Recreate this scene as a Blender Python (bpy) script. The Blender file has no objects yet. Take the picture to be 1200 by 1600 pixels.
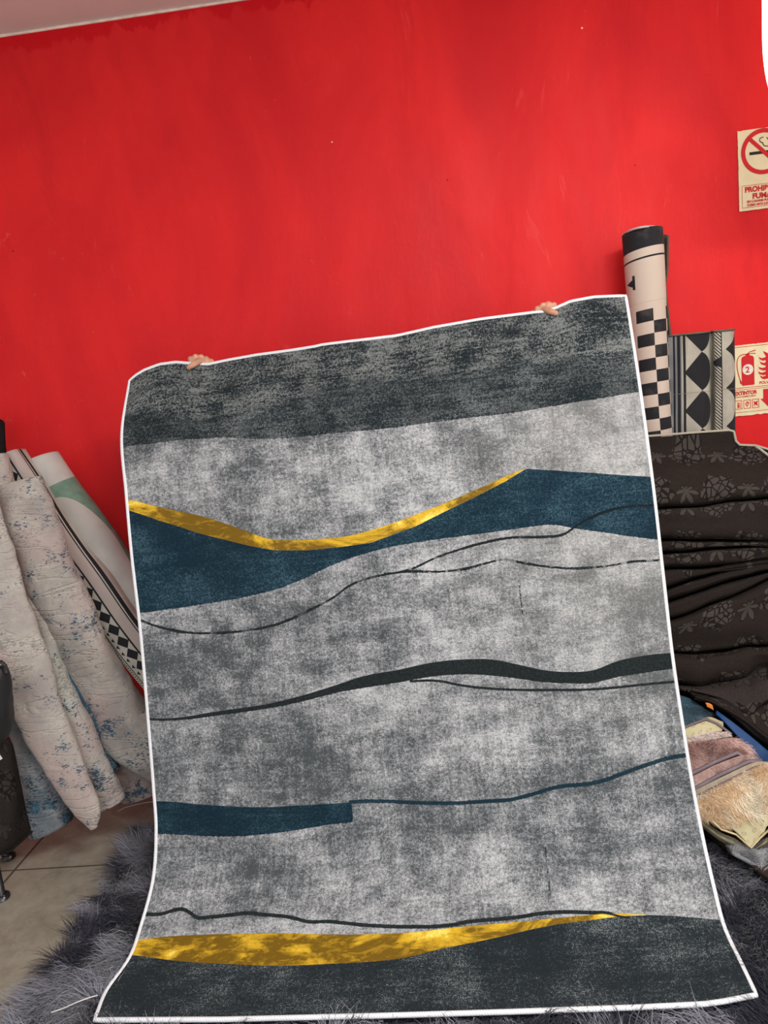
import bpy, math, random
import numpy as np
from mathutils import Vector, Matrix, noise
random.seed(7); rng = np.random.default_rng(7)
SC = bpy.context.scene; COL = SC.collection

# ------------------------------------------------------------------ camera
FPX, YAW, PITCH, ROLL = 1100.0, math.radians(4.3), math.radians(9.0), math.radians(6.1)
CAM = np.array([0, 0, 1.5])
F = np.array([-math.sin(YAW)*math.cos(PITCH), math.cos(YAW)*math.cos(PITCH), -math.sin(PITCH)])
R0 = np.array([math.cos(YAW), math.sin(YAW), 0.0]); U0 = np.cross(R0, F)
RT = R0*math.cos(ROLL)-U0*math.sin(ROLL); UP = np.cross(RT, F)
cd = bpy.data.cameras.new('camera'); cam = bpy.data.objects.new('camera', cd); COL.objects.link(cam)
cam.matrix_world = Matrix(((RT[0], UP[0], -F[0], CAM[0]), (RT[1], UP[1], -F[1], CAM[1]), (RT[2], UP[2], -F[2], CAM[2]), (0, 0, 0, 1)))
cd.sensor_fit = 'HORIZONTAL'; cd.sensor_width = 36; cd.lens = FPX/1200*36; cd.clip_start = 0.02
SC.camera = cam
SC.view_settings.view_transform = 'Standard'; SC.view_settings.look = 'None'
SC.view_settings.exposure = 0.13; SC.view_settings.gamma = 1.0; SC.view_settings.use_curve_mapping = False

# ------------------------------------------------------------------ light
W = bpy.data.worlds.new('world'); SC.world = W; W.use_nodes = True
W.node_tree.nodes['Background'].inputs[0].default_value = (0.90, 0.94, 1.0, 1)
W.node_tree.nodes['Background'].inputs[1].default_value = 1.3
def area(name, loc, rot, sx, sy, e, col):
    l = bpy.data.lights.new(name, 'AREA'); l.shape = 'RECTANGLE'; l.size = sx; l.size_y = sy; l.energy = e; l.color = col
    o = bpy.data.objects.new(name, l); o.location = loc; o.rotation_euler = rot; COL.objects.link(o); return o
CEIL = 2.963
area('ceiling_light', (0.95, 0.0, CEIL-0.06), (0, math.radians(4), 0), 1.2, 0.6, 92, (1.0, 0.985, 0.94))
area('ceiling_light', (-0.5, -1.2, CEIL-0.06), (math.radians(5), 0, 0), 1.2, 0.6, 24, (0.92, 0.98, 1.0))

# ------------------------------------------------------------------ pixel ray helpers (layout only)
def at(px, py, Y):
    d = F+(px-600)/FPX*RT+(800-py)/FPX*UP
    return CAM+d*(Y/d[1])
def floor_at(px, py, z=0.0):
    d = F+(px-600)/FPX*RT+(800-py)/FPX*UP
    return CAM+d*((z-CAM[2])/d[2])
def proj(P):
    d = np.asarray(P)-CAM; z = d@F
    return np.stack([600+FPX*(d@RT)/z, 800-FPX*(d@UP)/z], -1)
def hermite(ts, P, t):
    ts = np.asarray(ts, float); P = np.asarray(P, float); t = np.clip(np.asarray(t, float), ts[0], ts[-1])
    m = np.zeros_like(P)
    h = np.diff(ts); dl = np.diff(P, axis=0)/h.reshape((-1,)+(1,)*(P.ndim-1))
    m[0] = dl[0]; m[-1] = dl[-1]
    for i in range(1, len(ts)-1):
        m[i] = (dl[i-1]*h[i]+dl[i]*h[i-1])/(h[i]+h[i-1])
    i = np.clip(np.searchsorted(ts, t, side='right')-1, 0, len(ts)-2)
    s = (t-ts[i])/h[i]; sh = s.shape+(1,)*(P.ndim-1); s = s.reshape(sh); hh = h[i].reshape(sh)
    return (2*s**3-3*s**2+1)*P[i]+(s**3-2*s**2+s)*hh*m[i]+(-2*s**3+3*s**2)*P[i+1]+(s**3-s**2)*hh*m[i+1]

# ------------------------------------------------------------------ object helpers
def mesh(name, V, Fc, mat=None, parent=None, uv=None, smooth=True, col=None):
    me = bpy.data.meshes.new(name); me.from_pydata([tuple(map(float, v)) for v in V], [], [tuple(f) for f in Fc]); me.update()
    if smooth: me.polygons.foreach_set('use_smooth', [True]*len(me.polygons))
    if uv is not None:
        l = me.uv_layers.new(name='UVMap'); li = np.empty(len(me.loops), np.int32); me.loops.foreach_get('vertex_index', li)
        l.data.foreach_set('uv', np.asarray(uv, np.float32)[li].ravel())
    if col is not None:
        a = me.color_attributes.new('tint', 'FLOAT_COLOR', 'POINT'); a.data.foreach_set('color', np.asarray(col, np.float32).ravel())
    if mat: me.materials.append(mat)
    o = bpy.data.objects.new(name, me); COL.objects.link(o)
    if parent: o.parent = parent
    return o
def empty(name, loc=(0, 0, 0)):
    o = bpy.data.objects.new(name, None); COL.objects.link(o); o.location = [float(c) for c in loc]; o.empty_display_size = .05
    return o
def adopt(ch, root):
    ch.parent = root; ch.matrix_parent_inverse = Matrix.Translation(root.location).inverted()
def tag(o, label=None, cat=None, group=None, kind=None):
    for k, v in (('label', label), ('category', cat), ('group', group), ('kind', kind)):
        if v: o[k] = v
    return o
def grid_faces(nr, nc, wrap=False):
    f = []
    for i in range(nr-1):
        for j in range(nc-1 if not wrap else nc):
            k = (j+1) % nc
            f.append((i*nc+j, i*nc+k, (i+1)*nc+k, (i+1)*nc+j))
    return f
def bake(o):
    dg = bpy.context.evaluated_depsgraph_get(); ev = o.evaluated_get(dg)
    me = bpy.data.meshes.new_from_object(ev); o.modifiers.clear(); old = o.data; o.data = me
    if isinstance(old, bpy.types.Mesh): bpy.data.meshes.remove(old)
    return o
def solid(o, t, off=-1):
    m = o.modifiers.new('thickness', 'SOLIDIFY'); m.thickness = t; m.offset = off; return o
def sheet(name, rows, mat, thick=0.012, nu=40, nv=None, parent=None, wob=0.0, lin=False, off=-1):
    """soft sheet through rows of (px,py,Y) control points"""
    P = np.array([[at(*p) for p in r] for r in rows])
    nr, nc = P.shape[:2]; nv = nv or nr*6
    tc = np.linspace(0, nc-1, nu)
    if lin: A = np.array([[np.interp(tc, range(nc), P[r, :, k]) for k in range(3)] for r in range(nr)]).transpose(0, 2, 1)
    else: A = np.stack([hermite(range(nc), P[r], tc) for r in range(nr)])
    B = hermite(range(nr), A, np.linspace(0, nr-1, nv))       # nv,nu,3
    if wob:
        for i in range(nv):
            for j in range(nu):
                p = B[i, j]; B[i, j, 1] += wob*noise.noise(Vector((p[0]*9, p[1]*9, p[2]*12)))
                B[i, j, 2] += wob*.5*noise.noise(Vector((p[0]*11+5, p[1]*9, p[2]*9)))
    u = np.concatenate([[0], np.cumsum(np.linalg.norm(np.diff(B[nv//2], axis=0), axis=1))])
    v = np.concatenate([[0], np.cumsum(np.linalg.norm(np.diff(B[:, nu//2], axis=0), axis=1))])
    uv = np.stack(np.meshgrid(u, v), -1).reshape(-1, 2)
    Nn = np.cross(B[1:, :-1]-B[:-1, :-1], B[:-1, 1:]-B[:-1, :-1]).reshape(-1, 3)
    fc = grid_faces(nv, nu)
    if (Nn*(CAM-B[:-1, :-1].reshape(-1, 3))).sum() > 0: fc = [tuple(reversed(f)) for f in fc]
    fc = [tuple(reversed(f)) for f in fc] if False else fc
    o = mesh(name, B.reshape(-1, 3), fc, mat, parent, uv)
    nsum = sum((p.normal.dot(Vector(tuple(map(float, CAM)))-p.center)*p.area for p in o.data.polygons))
    if nsum < 0: o.data.flip_normals()
    if thick: solid(o, thick, off)
    return o
def roll(name, rows, mat, depth=None, parent=None, n=40, nv=90, layers=True, wob=0.0, edge=None, power=2.0):
    """rolled rug: rows of (lx,ly,rx,ry,Y[,depth half]) silhouettes; UV = metres from front line, metres from top"""
    L = []; 
    for r in rows:
        a = at(r[0], r[1], r[4]); b = at(r[2], r[3], r[4]); h = np.linalg.norm(b-a)/2
        L.append(list(a)+list(b)+[r[5] if len(r) > 5 else (depth or h)])
    A = hermite(range(len(L)), np.array(L), np.linspace(0, len(L)-1, nv))
    th = np.linspace(0, 2*math.pi, n, endpoint=False)-math.pi/2*0   # th=0 front
    V = []; UV = []; s = 0; prev = None
    for i in range(nv):
        a, b, d = A[i, :3], A[i, 3:6], A[i, 6]; c = (a+b)/2; w = (b-a)/2; h = np.linalg.norm(w)
        if prev is not None: s += np.linalg.norm(c-prev)
        prev = c
        if i < nv-1: t = (A[i+1, :3]+A[i+1, 3:6])/2-c
        t = t/np.linalg.norm(t); wn = w/h; dep = np.cross(t, wn); dep /= np.linalg.norm(dep)
        if dep[1] > 0: dep = -dep
        ring = []
        for k in th:
            sx = math.copysign(abs(math.sin(k))**(2/power), math.sin(k)); cx = math.copysign(abs(math.cos(k))**(2/power), math.cos(k))
            p = c+w*sx+dep*d*cx
            if wob: p = p+dep*wob*noise.noise(Vector(tuple(p*7)))+wob*.3*wn*noise.noise(Vector(tuple(p*23)))
            ring.append(p)
        seg_ = [np.linalg.norm(ring[(q_+1) % n]-ring[q_]) for q_ in range(n)]; cs = np.concatenate([[0], np.cumsum(seg_)])
        for q_ in range(n): V.append(ring[q_]); UV.append((cs[q_] if q_ <= n//2 else cs[q_]-cs[n], s))
    f = grid_faces(nv, n, True)
    o = mesh(name, V, f, mat, parent, UV)
    # UV seam: fix the wrapped column loops
    uvl = o.data.uv_layers[0].data
    for p in o.data.polygons:
        us = [uvl[l].uv[0] for l in p.loop_indices]
        if max(us)-min(us) > 0.07 and max(us) > 0 > min(us):
            mx = max(us)
            for l in p.loop_indices:
                if uvl[l].uv[0] < 0: uvl[l].uv[0] = mx+0.003
    solid(o, 0.006, -1 if False else 0)
    # spiral inner layers seen at both open ends
    if layers:
        for end in (0, nv-1):
            st = 1 if end == 0 else -1
            V2 = []; uv2 = []; m = 90; turns = 3.2
            for q, e in enumerate((0, 8)):
                i = end+st*e; a, b, d = A[i, :3], A[i, 3:6], A[i, 6]; c = (a+b)/2; w = (b-a)/2
                j = i+1 if i < nv-1 else i-1; t = (A[j, :3]+A[j, 3:6])/2-c; t /= np.linalg.norm(t); wn = w/np.linalg.norm(w)
                dep = np.cross(t, wn); dep /= np.linalg.norm(dep); 
                if dep[1] > 0: dep = -dep
                for k in range(m):
                    ang = k/(m-1)*turns*2*math.pi; rr = 0.95-0.8*k/(m-1)
                    V2.append(c+w*rr*math.sin(ang+2)+dep*d*rr*math.cos(ang+2)); uv2.append((ang*.02, e*.01))
            so = mesh('rolled_core', V2, grid_faces(2, m), edge or mat, None, uv2); solid(so, 0.006, 0); so.parent = o
    return o
def tube(name, pts, r, mat, parent=None, n=8, closed=False, cap=True):
    P = [Vector([float(c) for c in p]) for p in pts]; V = []; N = len(P)
    up = Vector((0.13, 0.2, 0.97))
    for i, p in enumerate(P):
        if closed: t = P[(i+1) % N]-P[i-1]
        else: t = P[min(i+1, N-1)]-P[max(i-1, 0)]
        if t.length < 1e-9: t = Vector((0, 0, 1))
        t.normalize(); a = t.cross(up); 
        if a.length < 1e-3: a = t.cross(Vector((1, 0, 0)))
        a.normalize(); b = t.cross(a); up = -b if b.dot(up) < 0 else b
        rr = r[i] if hasattr(r, '__len__') else r
        for k in range(n):
            an = 2*math.pi*k/n; V.append(p+a*rr*math.cos(an)+(t.cross(a))*rr*math.sin(an))
    f = grid_faces(N, n, True)
    if closed: f += [((N-1)*n+k, (N-1)*n+(k+1) % n, (k+1) % n, k) for k in range(n)]
    elif cap: f += [tuple(range(n)), tuple((N-1)*n+k for k in reversed(range(n)))]
    return mesh(name, V, f, mat, parent)
def box(name, lo, hi, mat, parent=None, bev=0.0):
    x0, y0, z0 = lo; x1, y1, z1 = hi
    V = [(x0, y0, z0), (x1, y0, z0), (x1, y1, z0), (x0, y1, z0), (x0, y0, z1), (x1, y0, z1), (x1, y1, z1), (x0, y1, z1)]
    o = mesh(name, V, [(0, 3, 2, 1), (4, 5, 6, 7), (0, 1, 5, 4), (1, 2, 6, 5), (2, 3, 7, 6), (3, 0, 4, 7)], mat, parent, smooth=False)
    if bev:
        m = o.modifiers.new('bevel', 'BEVEL'); m.width = bev; m.segments = 3
    return o

# ------------------------------------------------------------------ node expressions
class X:
    nt = None
    def __init__(s, k): s.k = k
    @staticmethod
    def m(op, *a, clamp=False):
        n = X.nt.nodes.new('ShaderNodeMath'); n.operation = op; n.use_clamp = clamp
        for i, v in enumerate(a):
            if isinstance(v, X): X.nt.links.new(v.k, n.inputs[i])
            else: n.inputs[i].default_value = float(v)
        return X(n.outputs[0])
    def __add__(s, o): return X.m('ADD', s, o)
    __radd__ = __add__
    def __sub__(s, o): return X.m('SUBTRACT', s, o)
    def __rsub__(s, o): return X.m('SUBTRACT', o, s)
    def __mul__(s, o): return X.m('MULTIPLY', s, o)
    __rmul__ = __mul__
    def __truediv__(s, o): return X.m('DIVIDE', s, o)
    def __lt__(s, o): return X.m('LESS_THAN', s, o)
    def __gt__(s, o): return X.m('GREATER_THAN', s, o)
    def __and__(s, o): return X.m('MULTIPLY', s, o)
    def __or__(s, o): return X.m('MAXIMUM', s, o)
    def inv(s): return 1-s
    def floor(s): return X.m('FLOOR', s)
    def frac(s): return X.m('FRACT', s)
    def abs(s): return X.m('ABSOLUTE', s)
    def mod(s, o): return X.m('FLOORED_MODULO', s, o)
    def sqrt(s): return X.m('SQRT', s)
    def sin(s): return X.m('SINE', s)
    def cos(s): return X.m('COSINE', s)
def ss(x, a, b, lo=0.0, hi=1.0):
    n = X.nt.nodes.new('ShaderNodeMapRange'); n.interpolation_type = 'SMOOTHSTEP'
    X.nt.links.new(x.k, n.inputs[0]); n.inputs[1].default_value = a; n.inputs[2].default_value = b; n.inputs[3].default_value = lo; n.inputs[4].default_value = hi
    return X(n.outputs[0])
def mix(f, a, b):
    n = X.nt.nodes.new('ShaderNodeMix'); n.data_type = 'RGBA'
    for idx, v in ((0, f), (6, a), (7, b)):
        if isinstance(v, X): X.nt.links.new(v.k, n.inputs[idx])
        elif idx == 0: n.inputs[0].default_value = v
        else: n.inputs[idx].default_value = (*v, 1)
    return X(n.outputs[2])
def sep(vec):
    n = X.nt.nodes.new('ShaderNodeSeparateXYZ'); X.nt.links.new(vec, n.inputs[0]); return X(n.outputs[0]), X(n.outputs[1]), X(n.outputs[2])
def comb(x, y, z=0.0):
    n = X.nt.nodes.new('ShaderNodeCombineXYZ')
    for i, v in enumerate((x, y, z)):
        if isinstance(v, X): X.nt.links.new(v.k, n.inputs[i])
        else: n.inputs[i].default_value = v
    return X(n.outputs[0])
def nz(vec, scale, detail=4, rough=.55, dist=0.0):
    n = X.nt.nodes.new('ShaderNodeTexNoise'); X.nt.links.new(vec.k, n.inputs['Vector']); n.inputs['Scale'].default_value = scale
    n.inputs['Detail'].default_value = detail; n.inputs['Roughness'].default_value = rough; n.inputs['Distortion'].default_value = dist
    return X(n.outputs[0])
def vor(vec, scale, feat='F1', out=0):
    n = X.nt.nodes.new('ShaderNodeTexVoronoi'); n.feature = feat; X.nt.links.new(vec.k, n.inputs['Vector']); n.inputs['Scale'].default_value = scale
    return X(n.outputs[out])
def fcurve(x, pts, vec=False):
    n = X.nt.nodes.new('ShaderNodeFloatCurve'); X.nt.links.new(x.k, n.inputs['Value']); n.inputs['Factor'].default_value = 1
    c = n.mapping.curves[0]; n.mapping.use_clip = True
    pts = sorted(pts)
    while len(c.points) < len(pts): c.points.new(.5, .5)
    for p, (a, b) in zip(c.points, pts): p.location = (a, b); p.handle_type = 'VECTOR' if vec else 'AUTO'
    n.mapping.update(); return X(n.outputs[0])
class Mat:
    def __init__(s, name, rough=.8, spec=.3, sheen=0.0):
        s.m = bpy.data.materials.new(name); s.m.use_nodes = True; s.nt = s.m.node_tree; X.nt = s.nt
        s.b = s.nt.nodes['Principled BSDF']; s.b.inputs['Roughness'].default_value = rough; s.b.inputs['Specular IOR Level'].default_value = spec
        if sheen: s.b.inputs['Sheen Weight'].default_value = sheen; s.b.inputs['Sheen Roughness'].default_value = .5
        tc = s.nt.nodes.new('ShaderNodeTexCoord'); s.uv = X(tc.outputs['UV']); s.obj = X(tc.outputs['Object']); s.gen = X(tc.outputs['Generated'])
    def color(s, c):
        if isinstance(c, X): s.nt.links.new(c.k, s.b.inputs['Base Color'])
        else: s.b.inputs['Base Color'].default_value = (*c, 1)
        return s
    def rough(s, x): s.nt.links.new(x.k, s.b.inputs['Roughness'])
    def bump(s, h, strength=.5, dist=.003):
        n = s.nt.nodes.new('ShaderNodeBump'); s.nt.links.new(h.k, n.inputs['Height']); n.inputs['Strength'].default_value = strength; n.inputs['Distance'].default_value = dist
        s.nt.links.new(n.outputs[0], s.b.inputs['Normal']); return s
def simple(name, c, rough=.7, spec=.3, metal=0.0, bump=0, bs=200, var=.12):
    M = Mat(name, rough, spec); n = nz(M.obj, bs*.1, 4)
    M.color(mix(ss(n, .3, .7), tuple(k*(1-var) for k in c), tuple(min(1, k*(1+var)) for k in c)))
    M.b.inputs['Metallic'].default_value = metal
    if bump: M.bump(nz(M.obj, bs, 3), bump, .002)
    return M.m

# ------------------------------------------------------------------ materials of the room
def m_wall():
    M = Mat('red_paint', .55, .15); x, y, z = sep(M.obj.k)
    v1 = comb(x*1.0, y, z*.45)
    big = nz(v1, 2.3, 5, .55, .6); st = nz(comb(x*1.5, y, z*.42), 2.4, 7, .68, .5); fine = nz(M.obj, 55, 4)
    c = mix(ss(big, .32, .68), (.64, .015, .020), (.80, .023, .024))
    c = mix(ss(st, .55, .72)*.4, c, (.52, .012, .017))
    c = mix(ss(nz(comb(x*3, y, z*.8), 3.3, 6, .7, 1.5), .62, .70)*.30, c, (.85, .085, .075))
    sc = nz(comb(x, y, z*1.0), 9, 8, .75, 2.0); pal = ss(sc, .645, .66)*ss(nz(M.obj, 1.4, 2), .48, .6)
    c = mix(pal*.4, c, (.85, .16, .12))
    sp = vor(M.obj, 3.2)
    c = mix(sp < .012, c, (.88, .62, .5)); sp2 = vor(comb(x+4.3, y, z+2.2), 4.7)
    c = mix(sp2 < .016, c, (.25, .008, .01))
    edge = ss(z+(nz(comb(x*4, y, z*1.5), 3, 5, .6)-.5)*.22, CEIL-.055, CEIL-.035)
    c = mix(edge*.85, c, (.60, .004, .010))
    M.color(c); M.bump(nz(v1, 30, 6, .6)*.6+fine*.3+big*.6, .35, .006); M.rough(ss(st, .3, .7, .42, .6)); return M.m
def m_ceiling():
    M = Mat('ceiling_paint', .8, .2); n = nz(M.obj, 3, 4); M.color(mix(ss(n, .3, .7), (.74, .69, .66), (.80, .76, .73))); return M.m
def m_floor():
    M = Mat('floor_tile', .6, .2); x, y, z = sep(M.obj.k)
    gx = ((x+1.605)/.60).frac(); gy = ((y-1.60)/.575).frac()
    g = (gx < .008) | (gx > .992) | (gy < .006) | (gy > .994)
    cell = comb(((x+1.605)/.60).floor(), ((y-1.60)/.575).floor(), 0.0)
    n = nz(M.obj, 5, 6, .65, .5); n2 = nz(M.obj, 24, 5, .7)
    c = mix(ss(n, .3, .7), (.20, .178, .138), (.30, .272, .215)); c = mix(ss(n2, .35, .75)*.45, c, (.38, .345, .28))
    sc = nz(comb(x*1.0, y*3, z), 16, 7, .8, 1.5); c = mix(ss(sc, .66, .70)*ss(nz(M.obj, 3.1, 2), .45, .6)*.6, c, (.10, .09, .075))
    c = mix(vor(M.obj, 5.1) < .02, c, (.08, .07, .06))
    c = mix(g, c, (.075, .065, .05)); M.color(c); M.bump(n2*.4+(1-g)*1.0, .25, .003); M.rough(ss(n, .3, .7, .55, .75)); return M.m
def struct(o): o['kind'] = 'structure'; return o
WY = 2.75; XL, XR, YF = -2.45, 1.75, -2.6
MW = m_wall(); MC = m_ceiling(); MF = m_floor()
MW2 = simple('white_wall_paint', (.72, .70, .67), .8, .2, bs=20, var=.02)
struct(box('wall_back', (XL-.1, WY, 0), (XR+.1, WY+.1, CEIL), MW))
struct(box('wall_left', (XL-.1, YF, 0), (XL, WY, CEIL), MW2))
struct(box('wall_right', (XR, YF, 0), (XR+.1, WY, CEIL), MW2))
struct(box('ceiling', (XL-.1, YF, CEIL), (XR+.1, WY+.1, CEIL+.1), MC))
struct(box('floor', (XL-.1, YF, -.1), (XR+.1, WY+.1, 0), MF))
struct(tube('trim_1', [(XL, WY-.002, CEIL-.004), (XR, WY-.002, CEIL-.004)], .005, simple('trim_paint', (.85, .70, .60)), n=6))

# ------------------------------------------------------------------ held rug : surface
LEFT = [(202, 595), (192, 618), (188, 650), (188, 670), (190, 680), (197, 771), (201.5, 821), (208, 897), (219, 983), (226, 1067), (234, 1153), (240.5, 1240), (245, 1318), (241.6, 1351), (237, 1388), (227.5, 1425), (213, 1464), (204, 1492), (188, 1520), (171, 1542), (160, 1557), (148, 1592)]
RIGHT = [(978, 462), (984, 500), (992, 552), (1001, 615), (1009, 670), (1025, 794), (1035, 886), (1046, 998), (1053, 1040), (1062, 1090), (1070, 1159), (1082, 1227), (1093, 1285), (1106, 1347), (1120, 1405), (1128, 1439), (1149, 1485), (1168, 1525), (1181, 1553)]
TOP = [(202, 595), (210, 587), (224, 578), (246, 569), (272, 565.5), (290, 567), (323, 569), (356, 562), (400, 554), (455, 547), (492, 541.6), (503, 539), (583, 529), (620, 524), (677, 511), (753, 498), (830, 488), (853, 486), (868, 481), (891, 471), (926, 465), (978, 462)]
BOT = [(148, 1592), (350, 1591), (600, 1585), (800, 1579), (1000, 1572), (1100, 1567), (1130, 1563), (1160, 1557), (1181, 1553)]
ROWY = [(595, 462), (680, 560), (771, 668), (860, 772), (983, 900), (1120, 1030), (1230, 1140), (1300, 1230), (1380, 1322), (1440, 1385), (1492, 1445), (1552, 1510), (1592, 1553)]
def ex(tab, y): t = np.array(tab, float); return float(np.interp(y, t[:, 1], t[:, 0]))
rowL, rowR = [], []
for ly, ry in ROWY:
    lx, rx = ex(LEFT, ly), ex(RIGHT, ry)
    Y = 1.62/np.linalg.norm(at(lx, ly, 1)-at(rx, ry, 1))
    a, b = at(lx, ly, Y), at(rx, ry, Y)
    rowL.append(a); rowR.append(b)
rowL, rowR = np.array(rowL), np.array(rowR)
rowL[:, 1] = rowR[:, 1] = np.convolve(np.pad(rowL[:, 1], 1, 'reflect', reflect_type='odd'), [.25, .5, .25], 'valid')
# re-hit the traced outline at the smoothed distance; the last rows lie on the pile of the floor rug
for i, (ly, ry) in enumerate(ROWY):
    for A_, tab, y in ((rowL, LEFT, ly), (rowR, RIGHT, ry)):
        p = at(ex(tab, y), y, A_[i, 1])
        if p[2] < .042: p = floor_at(ex(tab, y), y, .042)
        A_[i] = p
mid = (rowL+rowR)/2
SV = np.concatenate([[0], np.cumsum(np.linalg.norm(np.diff(mid, axis=0), axis=1))]); RLEN = SV[-1]; SV = SV/RLEN
tpt = np.array([at(x, y, rowL[0, 1]) for x, y in TOP]); tu = (tpt[:, 0]-tpt[0, 0])/(tpt[-1, 0]-tpt[0, 0])
bpt = np.array([floor_at(x, y, .042) for x, y in BOT]); bu = (bpt[:, 0]-bpt[0, 0])/(bpt[-1, 0]-bpt[0, 0])
def S(u, v):
    u = np.asarray(u, float); v = np.asarray(v, float)
    L = hermite(SV, rowL, v); R = hermite(SV, rowR, v); P = L+(R-L)*u[..., None]
    T = np.stack([np.interp(u, tu, tpt[:, k]) for k in range(3)], -1)-(tpt[0]+(tpt[-1]-tpt[0])*u[..., None])
    B = np.stack([np.interp(u, bu, bpt[:, k]) for k in range(3)], -1)-(bpt[0]+(bpt[-1]-bpt[0])*u[..., None])
    P = P+T*(np.clip(1-v/.35, 0, 1)**1.5)[..., None]+B*(np.clip((v-.7)/.3, 0, 1)**2)[..., None]
    # soft hanging waves and the corner falling back at the left hand
    wav = .010*np.sin(u*11+v*2.2)+.006*np.sin(u*23-v*5+1)+.004*np.sin(u*5+v*19)
    wav = wav*np.clip((1-v)/.25, 0, 1)*np.clip(u/.06, 0, 1)*np.clip((1-u)/.06, 0, 1)
    P[..., 1] += wav
    P[..., 2] = np.maximum(P[..., 2], .036)
    return P
NU, NV = 121, 181
uu, vv = np.meshgrid(np.linspace(0, 1, NU), np.linspace(0, 1, NV))
RP = S(uu.ravel(), vv.ravel())
PX = proj(RP).reshape(NV, NU, 2)
def inv(px, py):
    q = np.array([px, py]); d = ((PX-q)**2).sum(-1); i, j = np.unravel_index(d.argmin(), d.shape)
    u, v = j/(NU-1), i/(NV-1); e = 1e-3
    for _ in range(6):
        f = proj(S(np.array([u, u+e, u]), np.array([v, v, v+e]))); J = np.stack([(f[1]-f[0])/e, (f[2]-f[0])/e], 1)
        du = np.linalg.lstsq(J, q-f[0], rcond=None)[0]; u, v = np.clip([u+du[0], v+du[1]], 0, 1)
    return float(u), float(v)
def cur(pts): return [inv(*p) for p in pts]
def ends(c, lo=True, hi=True):
    c = sorted(c); out = []
    for p in c:
        if out and p[0]-out[-1][0] < .004: continue
        out.append(p)
    if lo and out[0][0] > 1e-4: out = [(0.0, out[0][1])]+out
    if hi and out[-1][0] < 1-1e-4: out = out+[(1.0, out[-1][1])]
    return out
B1 = [(190, 700), (245, 692), (300, 686), (340, 684), (400, 686), (450, 684), (520, 677), (600, 670), (660, 662), (740, 652), (800, 645), (870, 634), (930, 624), (1000, 612)]
G1T = [(198, 782), (240, 790), (270, 797), (320, 808), (380, 828), (420, 842), (450, 844), (500, 842), (540, 838), (600, 822), (660, 800), (700, 784), (760, 758), (800, 740), (822, 732)]
G1B = [(199, 797), (250, 814), (310, 833), (350, 843), (390, 853), (430, 860), (480, 860), (530, 855), (580, 848), (620, 833), (650, 822), (700, 797), (740, 778), (790, 752), (822, 732)]
T1T = G1B[:-1]+[(822, 732.5), (880, 736), (950, 741), (1018, 745)]
T1B = [(216, 958), (250, 954), (300, 947), (350, 939), (400, 929), (440, 918), (480, 902), (510, 887), (540, 875), (600, 857), (660, 846), (720, 838), (780, 830), (830, 823), (862, 820), (900, 826), (950, 833), (1000, 840), (1030, 843)]
L1 = [(217, 968), (250, 980), (290, 988), (340, 989), (385, 985), (420, 979), (450, 969), (490, 950), (520, 934), (545, 916), (570, 905), (600, 898), (640, 890), (680, 872), (720, 858), (760, 847), (800, 840), (850, 839), (880, 835), (903, 820), (925, 808), (950, 798), (980, 792), (1024, 789)]
L1B = [(600, 897), (640, 893), (690, 893), (730, 888), (760, 880), (785, 875), (820, 880), (860, 886), (900, 888), (950, 884), (985, 878), (1033, 875)]
L2T = [(230, 1122), (280, 1121), (330, 1113), (400, 1103), (460, 1090), (520, 1072), (570, 1056), (620, 1047), (677, 1035), (735, 1030), (773, 1031), (812, 1039), (850, 1047), (888, 1050), (927, 1047), (965, 1033), (1003, 1025), (1050, 1020)]
L2B = [(230, 1125.5), (285, 1125), (340, 1118), (400, 1110), (460, 1099), (520, 1084), (580, 1073), (620, 1067), (658, 1060), (697, 1055), (735, 1054), (773, 1056), (812, 1061), (850, 1066), (888, 1068), (927, 1067), (965, 1058), (1003, 1052), (1053, 1045)]
L2C = [(600, 1068), (650, 1064), (685, 1064), (716, 1070), (754, 1075), (812, 1078), (869, 1078), (927, 1077), (984, 1072), (1056, 1065)]
T2T = [(241, 1252), (273, 1253), (310, 1257), (347, 1259), (383, 1261), (420, 1261), (457, 1259), (493, 1257), (550, 1253)]
T2B = [(243, 1303), (310, 1306), (347, 1307), (383, 1306), (420, 1303), (457, 1298), (493, 1292), (519, 1288), (548, 1285)]
L3 = [(540, 1254), (600, 1252), (640, 1254), (700, 1255), (760, 1252), (800, 1249), (835, 1240), (870, 1230), (930, 1223), (980, 1206), (1020, 1192), (1072, 1180)]
L4 = [(226, 1429), (252, 1428), (273, 1422), (286, 1421), (298, 1427), (309, 1434), (327, 1433), (357, 1430), (390, 1427), (411, 1429), (452, 1433), (482, 1440), (515, 1440), (536, 1442), (577, 1446), (640, 1448), (700, 1446), (733, 1440), (780, 1436), (817, 1432), (840, 1428), (883, 1425), (920, 1426), (948, 1427), (976, 1433)]
G2T = [(212, 1470), (265, 1463), (327, 1460), (390, 1459), (432, 1458), (473, 1459), (515, 1460), (557, 1460), (598, 1459), (640, 1457), (733, 1447), (780, 1443), (827, 1439), (873, 1434), (920, 1430), (957, 1427), (1004, 1429)]
G2B = [(204, 1492), (265, 1500), (307, 1504), (348, 1506), (390, 1508), (432, 1509), (473, 1508), (515, 1506), (557, 1504), (598, 1501), (640, 1495), (687, 1483), (733, 1474), (780, 1464), (827, 1453), (873, 1444), (920, 1438), (967, 1432), (1009, 1430)]
D2T = G2B[:-1]+[(1009, 1429.5), (1050, 1431), (1090, 1434), (1130, 1438)]

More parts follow.
